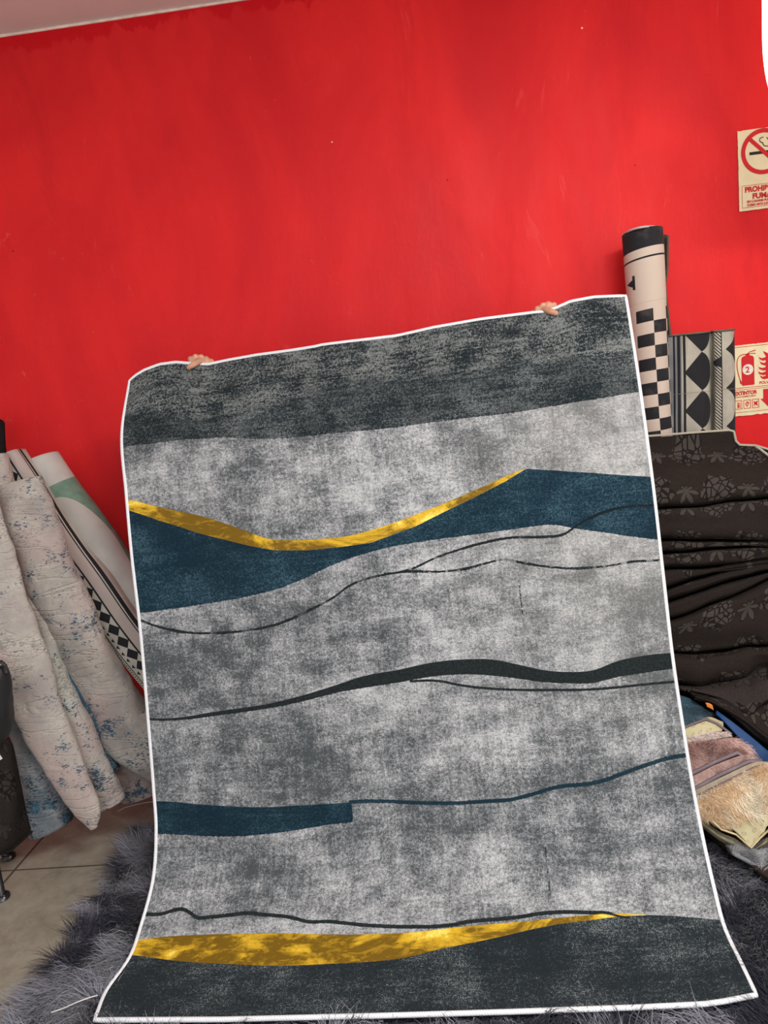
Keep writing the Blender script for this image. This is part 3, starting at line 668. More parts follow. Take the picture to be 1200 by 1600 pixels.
# white threads
MTH = simple('white_thread', (.75, .74, .70), .6, .3)
def thread(px, lab):
    o = tube('thread', hermite(range(len(px)), np.array([floor_at(a, b, c) for a, b, c in px]), np.linspace(0, len(px)-1, 24)), .0014, MTH, None, 6); tag(o, lab, 'thread'); return o
thread([(80, 1582, .055), (100, 1575, .052), (118, 1567, .056), (136, 1560, .054), (153, 1555, .055)], 'loose white thread lying on the shag rug near the bottom left corner')
thread([(184, 1268, .003), (195, 1262, .003), (210, 1258, .003), (228, 1254, .003), (245, 1252, .003)], 'loose pale thread on the floor tile under the left rugs')

# ------------------------------------------------------------------ left : leaning rolls
o = roll('rug_roll', [(45, 724, 87, 706, 2.58), (70, 768, 117, 751, 2.57), (98, 815, 152, 797, 2.555), (128, 858, 180, 836, 2.54), (150, 895, 203, 872, 2.53), (180, 938, 238, 915, 2.51), (214, 985, 270, 962, 2.49), (270, 1062, 330, 1040, 2.46), (340, 1160, 400, 1138, 2.42)], m_green(), n=56, nv=80, edge=MBACK)
tag(o, 'slanting pale rug roll with a sage green arc, leaning furthest right of the left group', 'rug roll')
o = roll('rug_roll', [(3, 717, 32, 702, 2.50, .05), (24, 765, 66, 752, 2.49, .036), (50, 818, 98, 803, 2.47, .036), (85, 873, 135, 856, 2.45, .036), (119, 927, 173, 901, 2.43, .036), (156, 982, 214, 960, 2.41, .036), (188, 1026, 248, 1003, 2.39, .036), (236, 1085, 296, 1062, 2.36, .036), (300, 1170, 365, 1150, 2.33, .04)], m_stripe(), power=3.2, n=56, nv=90, edge=MBACK)
tag(o, 'slanting rug roll with black stripes and triangle border, below the sage green roll', 'rug roll')
o = roll('rug_roll', [(-40, 716, 9, 708, 2.42, .04), (-30, 760, 19, 748, 2.41, .04), (-15, 820, 32, 806, 2.40, .04), (10, 900, 55, 885, 2.39, .04)], MD2, n=40, nv=50, edge=MBACK)
tag(o, 'short visible top of a pink and grey rug roll at the left picture edge', 'rug roll')
o = roll('rug_roll', [(-34, 640, 5, 660, 2.64, .03), (-26, 690, 7, 700, 2.63, .03), (-6, 760, 12, 760, 2.62, .03)], MDK, n=24, nv=30, edge=MDK)
tag(o, 'black roll end just showing behind the leftmost rugs near the wall', 'rug roll')
oA = roll('rug_roll', [(-4, 761, 61, 744, 2.30, .035), (10, 812, 80, 790, 2.29, .04), (32, 883, 104, 855, 2.29, .045), (56, 941, 126, 912, 2.30, .045), (80, 992, 152, 972, 2.31, .045), (93, 1025, 177, 1025, 2.32, .045), (116, 1073, 204, 1073, 2.33, .045), (139, 1121, 226, 1106, 2.34, .05), (153, 1145, 233, 1110, 2.34, .05), (168, 1166, 246, 1118, 2.34, .05), (200, 1193, 272, 1148, 2.33, .05), (245, 1226, 318, 1180, 2.32, .05)], MD1, n=56, nv=120, wob=.022, edge=MBACK, power=2.6)
tag(oA, 'cream distressed rug roll with blue flecks, bent at its lower end, leaning above the others', 'rug roll')
o = roll('rug_roll', [(-90, 800, -8, 770, 2.20, .03), (-64, 860, 17, 848, 2.19, .03), (-48, 920, 34, 914, 2.18, .03), (-32, 980, 58, 985, 2.17, .03), (-15, 1030, 77, 1035, 2.16, .03), (8, 1085, 94, 1096, 2.15, .03), (33, 1137, 111, 1142, 2.14, .03), (62, 1191, 129, 1190, 2.13, .028), (95, 1241, 147, 1236, 2.12, .024), (120, 1277, 156, 1266, 2.11, .016), (142, 1297, 151, 1293, 2.105, .005)], MD2, n=56, nv=120, wob=.016, edge=MBACK, power=2.2, layers=False)
tag(o, 'pinkish beige distressed rug hanging forward to a pointed corner on the floor', 'rug')
o = roll('rug_roll', [(26, 880, 42, 878, 2.30, .015), (44, 930, 62, 932, 2.29, .02), (60, 980, 84, 998, 2.28, .02), (72, 1020, 96, 1038, 2.27, .025), (82, 1058, 117, 1083, 2.26, .03), (95, 1095, 139, 1128, 2.25, .04), (112, 1160, 160, 1172, 2.24, .045), (132, 1215, 179, 1213, 2.24, .045), (150, 1264, 192, 1249, 2.24, .045)], MD4, n=48, nv=110, wob=.025, edge=MBACK)
tag(o, 'narrow grey white rug roll with turquoise patches, between the pointed rug and the bent roll', 'rug roll')
o = roll('rug_roll', [(78, 1030, 104, 1030, 2.32, .02), (92, 1062, 122, 1058, 2.31, .03), (110, 1100, 142, 1100, 2.31, .03), (130, 1150, 162, 1150, 2.31, .03), (150, 1200, 185, 1200, 2.31, .03)], MDT, n=36, nv=50, edge=MBACK)
tag(o, 'deep teal rug roll hidden in the gap behind the narrow grey white roll', 'rug roll')
o = roll('rug_roll', [(-22, 960, 50, 955, 2.31, .07), (0, 1050, 70, 1040, 2.29, .07), (15, 1110, 85, 1095, 2.27, .07), (23, 1158, 93, 1142, 2.25, .07), (32, 1210, 100, 1195, 2.23, .07), (41, 1260, 105, 1245, 2.215, .07), (52, 1302, 108, 1284, 2.205, .07)], MD3, n=48, nv=70, wob=.012, edge=MBACK)
tag(o, 'blue mottled rug roll standing on the floor tile beside the dark stand', 'rug roll')
o = roll('rug_roll', [(150, 1130, 215, 1125, 2.460, .06), (163, 1175, 226, 1185, 2.430, .06), (178, 1222, 243, 1218, 2.410, .06), (192, 1250, 253, 1234, 2.405, .05)], m_distressed('brown_fleck_pile', 12.2, .62, (.52, .45, .40), (.24, .20, .18)), n=40, nv=50, wob=.012, edge=MBACK)
tag(o, 'cream rug roll with brown flecks standing lowest, beneath the bent roll', 'rug roll')

for o_ in [x_ for x_ in COL.objects if x_.parent is None and x_.get('category') == 'rug roll' and x_.name != 'rug_roll']: o_['group'] = 'rug rolls leaning on the left'
# left picture edge : black bag, dark folded carpet, black metal stand
MBAG = simple('black_nylon', (.020, .019, .021), .55, .4, bump=.5, bs=60)
o = roll('bag', [(-60, 1060, 9, 1040, 1.98, .03), (-58, 1080, 13, 1058, 1.98, .06), (-57, 1110, 14, 1090, 1.98, .07), (-56, 1150, 13, 1130, 1.98, .07), (-50, 1170, 9, 1153, 1.98, .05), (-30, 1172, -8, 1158, 1.98, .01)], MBAG, n=40, nv=40, layers=False, wob=.02)
tag(o, 'black bag hanging at the left picture edge above the dark carpet', 'bag')
hd = tube('handle', [at(-20, 1050, 1.98), at(-12, 1038, 1.96), at(2, 1034, 1.95), at(8, 1040, 1.95), at(10, 1050, 1.96)], .006, MBAG, None, 8); hd.parent = o
rows = [[(-80, 1135, 2.06), (-30, 1140, 2.05), (8, 1148, 2.06), (14, 1152, 2.12)],
        [(-80, 1150, 2.00), (-30, 1155, 2.00), (12, 1160, 2.04), (22, 1170, 2.14)],
        [(-80, 1230, 1.99), (-30, 1240, 2.00), (22, 1250, 2.04), (36, 1240, 2.15)],
        [(-80, 1290, 1.98), (-30, 1310, 1.99), (15, 1310, 2.03), (44, 1280, 2.13)],
        [(-80, 1330, 1.98), (-30, 1340, 1.99), (17, 1328, 2.05), (50, 1298, 2.15)]]
o = sheet('folded_carpet', rows, m_floral('dark_floral_pile_left', (.022, .018, .016), (.038, .031, .027)), .012, 40, 50)
tag(o, 'dark brown carpet block behind the black metal legs at the left edge', 'carpet')
bdn = tube('edge_binding', [at(50, 1299, 2.14), at(34, 1314, 2.09), at(17, 1329, 2.04), at(-10, 1338, 2.0)], .004, MDK, None, 6); bdn.parent = o
tg = box('price_tag', (-.0, 0, 0), (.02, .001, .016), simple('white_card', (.72, .72, .70), .6, .3)); tg.location = [float(c) for c in at(-4, 1190, 1.965)]; tg.rotation_euler = (0, math.radians(-25), 0); tag(tg, 'small white tag on the dark carpet block at the left edge', 'tag')
MMET = simple('black_enamel', (.018, .018, .020), .35, .5, bump=.0); MSCR = simple('zinc_screw', (.55, .55, .56), .3, .5, metal=.9)
f1 = floor_at(13, 1341); f2 = floor_at(3, 1404); root = empty('metal_stand', (float(f1[0]), float(f1[1]), 0))
tag(root, 'black metal stand with screwed round feet at the left picture edge', 'stand')
for fp in (f1, f2, f1+np.array([-.42, .03, 0]), f2+np.array([-.42, .03, 0])):
    topp = fp+np.array([-.02, .02, .62])
    l = tube('leg', [topp, fp+(topp-fp)*.5, fp+np.array([0, 0, .012])], .014, MMET, None, 16); adopt(l, root)
    ft = tube('foot', [fp+np.array([0, 0, .002]), fp+np.array([0, 0, .012]), fp+np.array([0, 0, .016])], [.026, .026, .017], MMET, None, 24); ft.parent = l
    for s in (-1, 1):
        sc_ = tube('screw', [fp+np.array([s*.018, -.012, .012]), fp+np.array([s*.018, -.012, .017])], [.0045, .003], MSCR, None, 10); sc_.parent = l; sc_['label'] = 'shiny screw'
f3 = f1+np.array([-.42, .03, 0]); f4 = f2+np.array([-.42, .03, 0]); T4 = [p+np.array([-.02, .02, .62]) for p in (f1, f2, f4, f3)]
l = tube('top_frame', T4, .012, MMET, None, 10, closed=True); adopt(l, root)

# ------------------------------------------------------------------ right bottom : stack of folded fur rugs
MPURP = simple('mauve_binding', (.21, .16, .18), .8, .2, bump=.4, bs=250)
def m_dots():
    M = Mat('dotted_cream_backing', .85, .15); u, v, _ = sep(M.uv.k)
    c = mix(ss(nz(M.obj, 20, 3), .3, .7), (.52, .45, .27), (.62, .55, .35))
    a = ((u/.0045).frac()-.5); b = ((v/.0045).frac()-.5); d = (a*a+b*b) < .05; c = mix(d*.55, c, (.30, .25, .13))
    a = ((u/.032).frac()-.5)*.032; b = ((v/.032).frac()-.5)*.032; r = (a*a+b*b).sqrt(); c = mix((r > .0045) & (r < .0065), c, (.30, .24, .16))
    M.color(c); M.bump(d*1.0, .2, .001); return M.m
MDOT = m_dots()
MFUR = m_fur('plush_fibre', .55, .4)
def fur_on(obj, rows, n, length, width, c0, c1, seed, mdir=(0, -.6, -.5), fscale=14):
    P = np.array([[at(*p) for p in r] for r in rows]); nr, nc = P.shape[:2]
    u = rng.random(n)*(nc-1); v = rng.random(n)*(nr-1); i = np.minimum(v.astype(int), nr-2); j = np.minimum(u.astype(int), nc-2); a = (v-i)[:, None]; b = (u-j)[:, None]
    Q = P[i, j]*(1-a)*(1-b)+P[i+1, j]*a*(1-b)+P[i, j+1]*(1-a)*b+P[i+1, j+1]*a*b
    N = np.cross(P[i, j+1]-P[i, j], P[i+1, j]-P[i, j]); N /= np.linalg.norm(N, axis=1)[:, None]; N *= np.where(((CAM-Q)*N).sum(1) < 0, -1, 1)[:, None]
    ag = nfield(Q, fscale*.6, seed)*4; ln = np.stack([np.cos(ag)*.6+mdir[0], np.full(n, mdir[1])*.6, np.sin(ag)*.5+mdir[2]], 1)
    m = np.clip(nfield(Q, fscale, seed+9)*2.2+.5, 0, 1)[:, None]; tint = np.array([c0])*(1-m)+np.array([c1])*m
    return fur('fur', Q-N*.002, N, np.full(n, length), width, tint, ln, MFUR, obj)
def plush(rows, mat, lab, thick=.018, nf=0, fl=.02, c0=None, c1=None, seed=0, name='fur_rug', cat='rug', **k):
    o = sheet(name, rows, mat, thick, 40, 30)
    if nf: fur_on(o, rows, nf, fl, .0016, c0, c1, seed, **k)
    return tag(o, lab, cat)
plush([[(1030, 1082, 2.30), (1075, 1090, 2.28), (1110, 1115, 2.26)], [(1030, 1112, 2.24), (1068, 1112, 2.23), (1104, 1120, 2.22)], [(1030, 1145, 2.19), (1066, 1135, 2.19), (1102, 1122, 2.205)]],
      simple('teal_pile', (.03, .07, .10), .8, .2), 'dark teal plush rug, topmost of the low stack by the held rug', .016, 3500, .014, (.015, .05, .075), (.10, .19, .24), 3)
o = plush([[(1030, 1140, 2.205), (1070, 1130, 2.205), (1105, 1120, 2.21), (1130, 1128, 2.21)], [(1030, 1152, 2.19), (1070, 1142, 2.185), (1110, 1130, 2.19), (1130, 1136, 2.185)], [(1030, 1160, 2.18), (1072, 1154, 2.175), (1100, 1146, 2.175), (1128, 1142, 2.175)]],
      MDOT, 'thin rug with yellow dotted underside turned up, below the teal plush rug', .008)
e_ = tube('edge_binding', [at(1030, 1145, 2.196), at(1070, 1136, 2.19), at(1103, 1123, 2.195), at(1120, 1130, 2.185), at(1143, 1147, 2.165)], .004, MPURP, None, 6); e_.parent = o; e_['label'] = 'mauve bound edge'
plush([[(1030, 1160, 2.178), (1072, 1153, 2.175), (1105, 1145, 2.172), (1138, 1143, 2.168)], [(1030, 1168, 2.165), (1072, 1162, 2.163), (1110, 1156, 2.160), (1144, 1150, 2.155)]],
      simple('pale_rose_pile', (.62, .50, .46), .85, .2), 'pale rose white rug edge, just under the yellow dotted rug', .012, 900, .010, (.5, .40, .36), (.72, .64, .58), 5)
o = plush([[(1020, 1172, 2.16), (1072, 1160, 2.16), (1110, 1157, 2.155), (1150, 1153, 2.15), (1175, 1172, 2.15)], [(1030, 1200, 2.13), (1075, 1188, 2.125), (1112, 1178, 2.12), (1148, 1168, 2.12), (1172, 1180, 2.12)], [(1040, 1222, 2.11), (1080, 1208, 2.10), (1115, 1190, 2.10), (1150, 1175, 2.10), (1170, 1186, 2.10)]],
      simple('rose_pile', (.38, .22, .19), .85, .2), 'dusty pink plush rug in the middle of the low stack', .02, 6500, .016, (.30, .14, .12), (.74, .50, .45), 7)
e_ = tube('edge_binding', [at(1040, 1226, 2.095), at(1082, 1208, 2.088), at(1118, 1190, 2.088), at(1152, 1176, 2.09), at(1172, 1188, 2.09)], .006, MPURP, None, 6); e_.parent = o; e_['label'] = 'mauve bound edge'
o = plush([[(1040, 1230, 2.09), (1083, 1212, 2.085), (1120, 1194, 2.085), (1160, 1180, 2.085), (1180, 1182, 2.085)], [(1050, 1243, 2.075), (1086, 1222, 2.07), (1124, 1202, 2.07), (1166, 1185, 2.07), (1184, 1186, 2.07)], [(1050, 1250, 2.07), (1086, 1228, 2.062), (1124, 1208, 2.062), (1166, 1190, 2.062), (1186, 1188, 2.062)]],
      simple('pink_pile', (.45, .28, .25), .85, .2), 'thinner light pink plush rug directly under the dusty pink one', .016, 3800, .012, (.40, .24, .21), (.68, .50, .46), 11)
e_ = tube('edge_binding', [at(1050, 1252, 2.06), at(1088, 1231, 2.052), at(1126, 1210, 2.052), at(1170, 1190, 2.056), at(1190, 1188, 2.06)], .006, MPURP, None, 6); e_.parent = o; e_['label'] = 'mauve bound edge'
o = plush([[(1050, 1254, 2.055), (1088, 1234, 2.045), (1128, 1214, 2.045), (1176, 1192, 2.05), (1200, 1190, 2.05)], [(1055, 1262, 2.05), (1090, 1242, 2.035), (1130, 1222, 2.035), (1180, 1197, 2.04), (1204, 1194, 2.045)]],
      simple('wheat_pile', (.40, .33, .24), .85, .2), 'wheat coloured rug edge, sandwiched above the cream fur rug', .014, 900, .007, (.34, .27, .20), (.52, .44, .34), 13)
e_ = tube('edge_binding', [at(1055, 1264, 2.04), at(1091, 1244, 2.025), at(1131, 1224, 2.025), at(1181, 1199, 2.03), at(1206, 1195, 2.035)], .005, MPURP, None, 6); e_.parent = o; e_['label'] = 'mauve bound edge'
rows = [[(1055, 1266, 2.035), (1092, 1244, 2.02), (1132, 1224, 2.02), (1186, 1196, 2.03), (1230, 1185, 2.04), (1300, 1180, 2.05)], [(1065, 1270, 2.00), (1100, 1254, 1.985), (1140, 1250, 1.975), (1190, 1226, 1.98), (1232, 1215, 1.99), (1300, 1212, 2.0)],
        [(1075, 1262, 1.99), (1110, 1275, 1.965), (1142, 1280, 1.955), (1178, 1256, 1.95), (1215, 1245, 1.96), (1300, 1240, 1.97)], [(1085, 1258, 1.985), (1105, 1276, 1.96), (1127, 1295, 1.945), (1165, 1276, 1.94), (1205, 1255, 1.945), (1300, 1262, 1.95)]]
o = plush(rows, simple('cream_pile', (.55, .38, .22), .85, .2), 'cream and apricot long fur rug, largest in the low stack', .02, 14000, .030, (.80, .58, .36), (.98, .88, .70), 17)
rows = [[(1140, 1292, 1.945), (1165, 1276, 1.945), (1190, 1254, 1.95), (1215, 1236, 1.955), (1280, 1215, 1.96)], [(1152, 1302, 1.935), (1176, 1296, 1.93), (1198, 1278, 1.93), (1225, 1262, 1.935), (1285, 1248, 1.94)], [(1172, 1322, 1.92), (1177, 1324, 1.92), (1186, 1308, 1.92), (1210, 1285, 1.925), (1290, 1275, 1.93)]]
fl = sheet('turned_corner', rows, MDOT, .006, 40, 26); fl.parent = o; fl['label'] = 'dotted cream underside of the turned up corner'
e_ = tube('edge_binding', [at(1088, 1260, 1.98), at(1106, 1277, 1.955), at(1127, 1296, 1.94), at(1150, 1304, 1.93), at(1174, 1325, 1.915), at(1188, 1309, 1.915), at(1212, 1287, 1.92)], .003, simple('cream_binding', (.60, .48, .28), .8, .2), None, 6); e_.parent = o
# clear plastic bag layer and the dark slab below
M = Mat('cloudy_plastic', .2, .5); M.color((.23, .20, .13)); M.b.inputs['Alpha'].default_value = .8; M.bump(nz(M.obj, 30, 4), .8, .01)
o = sheet('plastic_bag', [[(1070, 1262, 2.0), (1098, 1280, 1.99), (1125, 1300, 1.965), (1150, 1310, 1.95), (1176, 1326, 1.94), (1200, 1310, 1.95)], [(1075, 1272, 1.975), (1096, 1286, 1.975), (1122, 1306, 1.955), (1146, 1318, 1.94), (1174, 1328, 1.93), (1202, 1318, 1.94)], [(1075, 1276, 1.98), (1096, 1292, 1.98), (1122, 1312, 1.96), (1146, 1322, 1.95), (1174, 1330, 1.94), (1202, 1324, 1.95)]], M.m, .002, 40, 24, wob=.012)
tag(o, 'cloudy plastic wrapping peeking out under the cream fur rug', 'plastic bag')
MBR = simple('dark_brown_edge', (.028, .018, .015), .6, .3, bump=.4, bs=80)
p = [floor_at(1080, 1280, .075), floor_at(1120, 1310, .075), floor_at(1205, 1372, .075), floor_at(1290, 1430, .075)]
V = []
for q in p:
    q = np.array(q); inn = q+np.array([.45, .30, 0]); V += [q+np.array([0, 0, -.020]), q+np.array([-.003, -.003, -.002]), inn+np.array([0, 0, -.002]), inn+np.array([0, 0, -.020])]
fc = []
for k in range(3):
    for e in range(4): fc.append((k*4+e, k*4+(e+1) % 4, (k+1)*4+(e+1) % 4, (k+1)*4+e))
fc += [(3, 2, 1, 0), (12, 13, 14, 15)]
o = mesh('folded_rug', V, fc, MBR, smooth=False); b_ = o.modifiers.new('bevel', 'BEVEL'); b_.width = .006; b_.segments = 3
tag(o, 'flat dark brown folded rug lying lowest, resting on the shag rug', 'rug')
rows = [[(1135, 1322, 1.98), (1160, 1322, 1.99), (1200, 1312, 2.0), (1290, 1300, 2.0)], [(1143, 1328, 1.93), (1170, 1335, 1.93), (1205, 1340, 1.93), (1290, 1340, 1.93)], [(1150, 1332, 1.915), (1175, 1346, 1.895), (1210, 1366, 1.875), (1290, 1400, 1.86)]]
plush(rows, simple('grey_pile', (.25, .25, .26), .85, .2), 'small patch of fluffy light grey rug at the right edge above the dark slab', .012, 7000, .030, (.18, .18, .20), (.62, .62, .63), 23)

for o_ in [x_ for x_ in COL.objects if x_.parent is None and x_.name.startswith('fur_rug')]: o_['group'] = 'folded plush rugs in the low stack'
for o_ in [x_ for x_ in COL.objects if x_.parent is None and x_.name in ('folded_carpet', 'folded_carpet.001', 'folded_carpet.002', 'folded_carpet.003')]: o_['group'] = 'folded dark carpets on the right'
# ------------------------------------------------------------------ signs on the wall
MSG = simple('photoluminescent_card', (.82, .72, .46), .5, .3, var=.04); MRED = simple('sign_red_ink', (.60, .012, .018), .5, .3, var=.05); MBLK = simple('sign_black_ink', (.02, .018, .015), .5, .3); MWHT = simple('sign_white_ink', (.80, .76, .66), .5, .3)
SY = WY-.004
class Sign:
    def __init__(s, name, px, py, w, h, rot, lab, ragged):
        c = at(px, py, SY); s.o = empty(name, c); s.o.rotation_euler = (math.pi/2, math.radians(rot), 0); s.w = w; s.h = h
        tag(s.o, lab, 'sign')
        n = 30; pts = []
        for k in range(n+1): pts.append((w*k/n, -abs(noise.noise(Vector((k*.7, ragged, 0))))*.004))
        for k in range(1, n+1): pts.append((w+.0, -h*k/n))
        for k in range(1, n+1): pts.append((w*(1-k/n), -h+abs(noise.noise(Vector((k*.9, ragged+4, 0))))*.005))
        for k in range(1, n): pts.append((abs(noise.noise(Vector((k*.6, ragged+8, 0))))*.002, -h*(1-k/n)))
        m = mesh('sign_board', [(a, b, 0) for a, b in pts], [tuple(range(len(pts)-1, -1, -1))], MSG, s.o, smooth=False); solid(m, .0015, 0)
    def poly(s, name, pts, mat, z=.0016):
        m = mesh(name, [(a, b, z) for a, b in pts], [tuple(range(len(pts)))], mat, s.o, smooth=False)
        if m.data.polygons[0].normal.z < 0: m.data.flip_normals()
        return m
    def ring(s, name, cx, cy, r0, r1, mat, z=.0016, a0=0, a1=360):
        n = 48; V = []; 
        for k in range(n+1):
            t = math.radians(a0+(a1-a0)*k/n); V += [(cx+r0*math.cos(t), cy+r0*math.sin(t), z), (cx+r1*math.cos(t), cy+r1*math.sin(t), z)]
        return mesh(name, V, [(2*k, 2*k+1, 2*k+3, 2*k+2) for k in range(n)], mat, s.o, smooth=False)
    def rect(s, name, x0, y0, x1, y1, mat, z=.0016): return s.poly(name, [(x0, y0), (x1, y0), (x1, y1), (x0, y1)], mat, z)
    def frame(s, name, x0, y0, x1, y1, t, mat, z=.0016):
        V = [(x0, y0, z), (x1, y0, z), (x1, y1, z), (x0, y1, z), (x0+t, y0+t, z), (x1-t, y0+t, z), (x1-t, y1-t, z), (x0+t, y1-t, z)]
        return mesh(name, V, [(0, 1, 5, 4), (1, 2, 6, 5), (2, 3, 7, 6), (3, 0, 4, 7)], mat, s.o, smooth=False)
    def text(s, body, x, y, size, mat, wx=1.0, bold=.0, z=.0018, align='LEFT'):
        c = bpy.data.curves.new('lettering', 'FONT'); c.body = body; c.size = size; c.offset = bold; c.align_x = align; c.fill_mode = 'BOTH'; c.extrude = .0001
        t = bpy.data.objects.new('lettering', c); COL.objects.link(t); bpy.context.view_layer.update()
        me = bpy.data.meshes.new_from_object(t.evaluated_get(bpy.context.evaluated_depsgraph_get())); bpy.data.objects.remove(t)
        me.materials.clear(); me.materials.append(mat)
        o = bpy.data.objects.new('lettering', me); COL.objects.link(o); o.parent = s.o; o.location = (x, y, z); o.scale = (wx, 1, 1); return o
K = WY/FPX*1.012          # metres per photo pixel at the wall
s = Sign('no_smoking_sign', 1152, 205, .200, .272, 0, 'cream no smoking sign with a red crossed circle, upper right on the red wall', 1.0)
z_ = .00221*1.02          # metres per zoomed sign unit is about K/4.44
q = K/4.44*1.16
cx, cy, ro, ri = .087, -.078, .077, .062
s.ring('prohibition_ring', cx, cy, ri, ro, MRED)
a = math.radians(-45); dx, dy = math.cos(a), math.sin(a); nx_, ny_ = -dy*.0065, dx*.0065
s.poly('prohibition_bar', [(cx-dx*.066+nx_, cy-dy*.066+ny_), (cx+dx*.066+nx_, cy+dy*.066+ny_), (cx+dx*.066-nx_, cy+dy*.066-ny_), (cx-dx*.066-nx_, cy-dy*.066-ny_)], MRED, .0022)
s.rect('cigarette', cx-.048, cy-.008, cx+.035, cy+.002, MBLK, .0018); s.rect('cigarette_tip', cx+.038, cy-.008, cx+.045, cy+.002, MBLK, .0018)
sm = [(cx+.001, cy+.047), (cx-.009, cy+.045), (cx-.012, cy+.037), (cx-.006, cy+.030), (cx-.002, cy+.029), (cx+.002, cy+.019), (cx+.010, cy+.016), (cx+.024, cy+.014), (cx+.036, cy+.006)]
PT = hermite(range(len(sm)), np.array([(a_, b_, .0020) for a_, b_ in sm]), np.linspace(0, len(sm)-1, 40)); t = tube('smoke_line', PT, .0013, MBLK, s.o, 6)
sm2 = [(cx+.012, cy+.045), (cx+.020, cy+.036), (cx+.034, cy+.030), (cx+.046, cy+.016), (cx+.050, cy+.006)]; PT = hermite(range(5), np.array([(a_, b_, .0020) for a_, b_ in sm2]), np.linspace(0, 4, 24)); tube('smoke_line', PT, .0013, MBLK, s.o, 6)
s.frame('text_frame', .010, -.262, .190, -.186, .0015, MRED)
s.text('PROHIBIDO', .020, -.209, .0245, MRED, .95, .0012); s.text('FUMAR', .046, -.233, .0245, MRED, 1.03, .0012)
s.text('EN LUGARES PUBLICOS', .027, -.245, .0100, MRED, 1.0, .0005); s.text('COMO ESTE (LEY 28705)', .027, -.257, .0100, MRED, 1.0, .0005)

s = Sign('fire_extinguisher_sign', 1140, 541, .205, .262, 0, 'cream fire extinguisher sign with red symbols, right edge, below the no smoking sign', 5.0)
ox = .022
s.rect('rule_line', 0.004, -.0085, .200, -.0065, MRED); s.rect('rule_line', 0.004, -.1585, .200, -.1565, MRED); s.rect('rule_line', 0.004, -.1650, .200, -.1635, MRED); s.rect('rule_line', 0.004, -.2485, .200, -.247, MRED)
bx = .062
body = [(bx-.020, -.150), (bx+.022, -.150), (bx+.024, -.146), (bx+.024, -.052), (bx+.020, -.044), (bx+.008, -.040), (bx+.008, -.034), (bx-.006, -.034), (bx-.006, -.040), (bx-.018, -.044), (bx-.022, -.052), (bx-.022, -.146)]
s.poly('extinguisher_body', body, MRED)
s.ring('number_disc', bx+.001, -.092, .0, .0195, MWHT, .0019); s.text('2', bx-.0085, -.103, .031, MRED, 1.0, .0008, .0022)
hz = [(bx-.002, -.036), (bx-.020, -.036), (bx-.034, -.048), (bx-.038, -.075), (bx-.034, -.105), (bx-.028, -.128), (bx-.024, -.142)]
PT = hermite(range(len(hz)), np.array([(a_, b_, .0018) for a_, b_ in hz]), np.linspace(0, len(hz)-1, 40)); tube('hose', PT, [.0014]*34+[.0028]*6, MRED, s.o, 6)
tube('handle', [(bx-.002, -.036, .0018), (bx+.010, -.028, .0018), (bx+.030, -.024, .0018)], .0015, MRED, s.o, 6); tube('handle', [(bx-.002, -.036, .0018), (bx+.014, -.034, .0018), (bx+.030, -.036, .0018)], .0013, MRED, s.o, 6)
for k, (yy, sw) in enumerate(((-.05, .9), (-.068, 1.0), (-.086, 1.05), (-.103, 1.0), (-.118, .8))):
    x0 = .098+.004*math.sin(k*1.8)
    f_p = [(x0, yy+.012), (x0+.006, yy-.001), (x0+.018*sw, yy-.006), (x0+.034*sw, yy-.003), (x0+.048, yy+.010), (x0+.050, yy-.006), (x0+.040, yy-.014), (x0+.022*sw, yy-.016), (x0+.008, yy-.009)]
    s.poly('flame', f_p, MRED)
s.poly('flame', [(.118, -.030), (.128, -.050), (.126, -.125), (.146, -.130), (.160, -.110), (.156, -.085), (.165, -.065), (.152, -.072), (.150, -.045), (.140, -.060), (.136, -.040)], MRED, .0021)
s.text('POLVO', .103, -.150, .014, MRED, 1.0, .0004); s.text('EXTINTOR', .012, -.183, .0185, MRED, .90, .0010); s.text('POLVO QUIMICO SECO', .012, -.1925, .0075, MRED, .98, .0002)
for k in range(3):
    x0 = .013+k*.031; s.frame('pictogram_frame', x0, -.236, x0+.026, -.203, .0022, MRED)
    if k == 0: s.ring('pictogram', x0+.012, -.213, 0, .003, MRED); s.rect('pictogram', x0+.009, -.231, x0+.015, -.217, MRED); s.rect('pictogram', x0+.017, -.231, x0+.020, -.211, MRED)
    if k == 1: s.poly('pictogram', [(x0+.006, -.218), (x0+.014, -.208), (x0+.021, -.216), (x0+.013, -.230)], MRED); s.ring('pictogram', x0+.013, -.219, 0, .003, MSG, .0019)
    if k == 2: s.poly('pictogram', [(x0+.005, -.210), (x0+.013, -.214), (x0+.022, -.209), (x0+.019, -.219), (x0+.022, -.230), (x0+.012, -.224), (x0+.005, -.231), (x0+.008, -.220)], MRED)
s.poly('arrow', [(.116, -.170), (.150, -.170), (.150, -.205), (.160, -.205), (.133, -.236), (.106, -.205), (.116, -.205)], MRED)

# ------------------------------------------------------------------ bright pendant lamp in the upper right corner
lc = at(1290, -25, 2.15); root = empty('pendant_lamp', lc); tag(root, 'glaring white pendant lamp in the upper right corner', 'lamp')
prof = [(0, -.34), (.05, -.335), (.10, -.30), (.135, -.23), (.15, -.13), (.15, 0), (.15, .13), (.135, .22), (.10, .28), (.05, .31), (.03, .32)]
prof = hermite(range(len(prof)), np.array(prof), np.linspace(0, len(prof)-1, 40)); n = 40; V = [(r*math.cos(2*math.pi*k/n), r*math.sin(2*math.pi*k/n), z) for r, z in prof for k in range(n)]
M = Mat('lit_glass', .3, .3); M.color((.9, .9, .9)); M.b.inputs['Emission Color'].default_value = (1, .96, .90, 1); M.b.inputs['Emission Strength'].default_value = 2.2
mesh('glass_shade', V, grid_faces(40, n, True), M.m, root)
tube('lamp_cap', [(0, 0, .31), (0, 0, .33), (0, 0, .36)], [.045, .04, .02], MMET, root, 20)
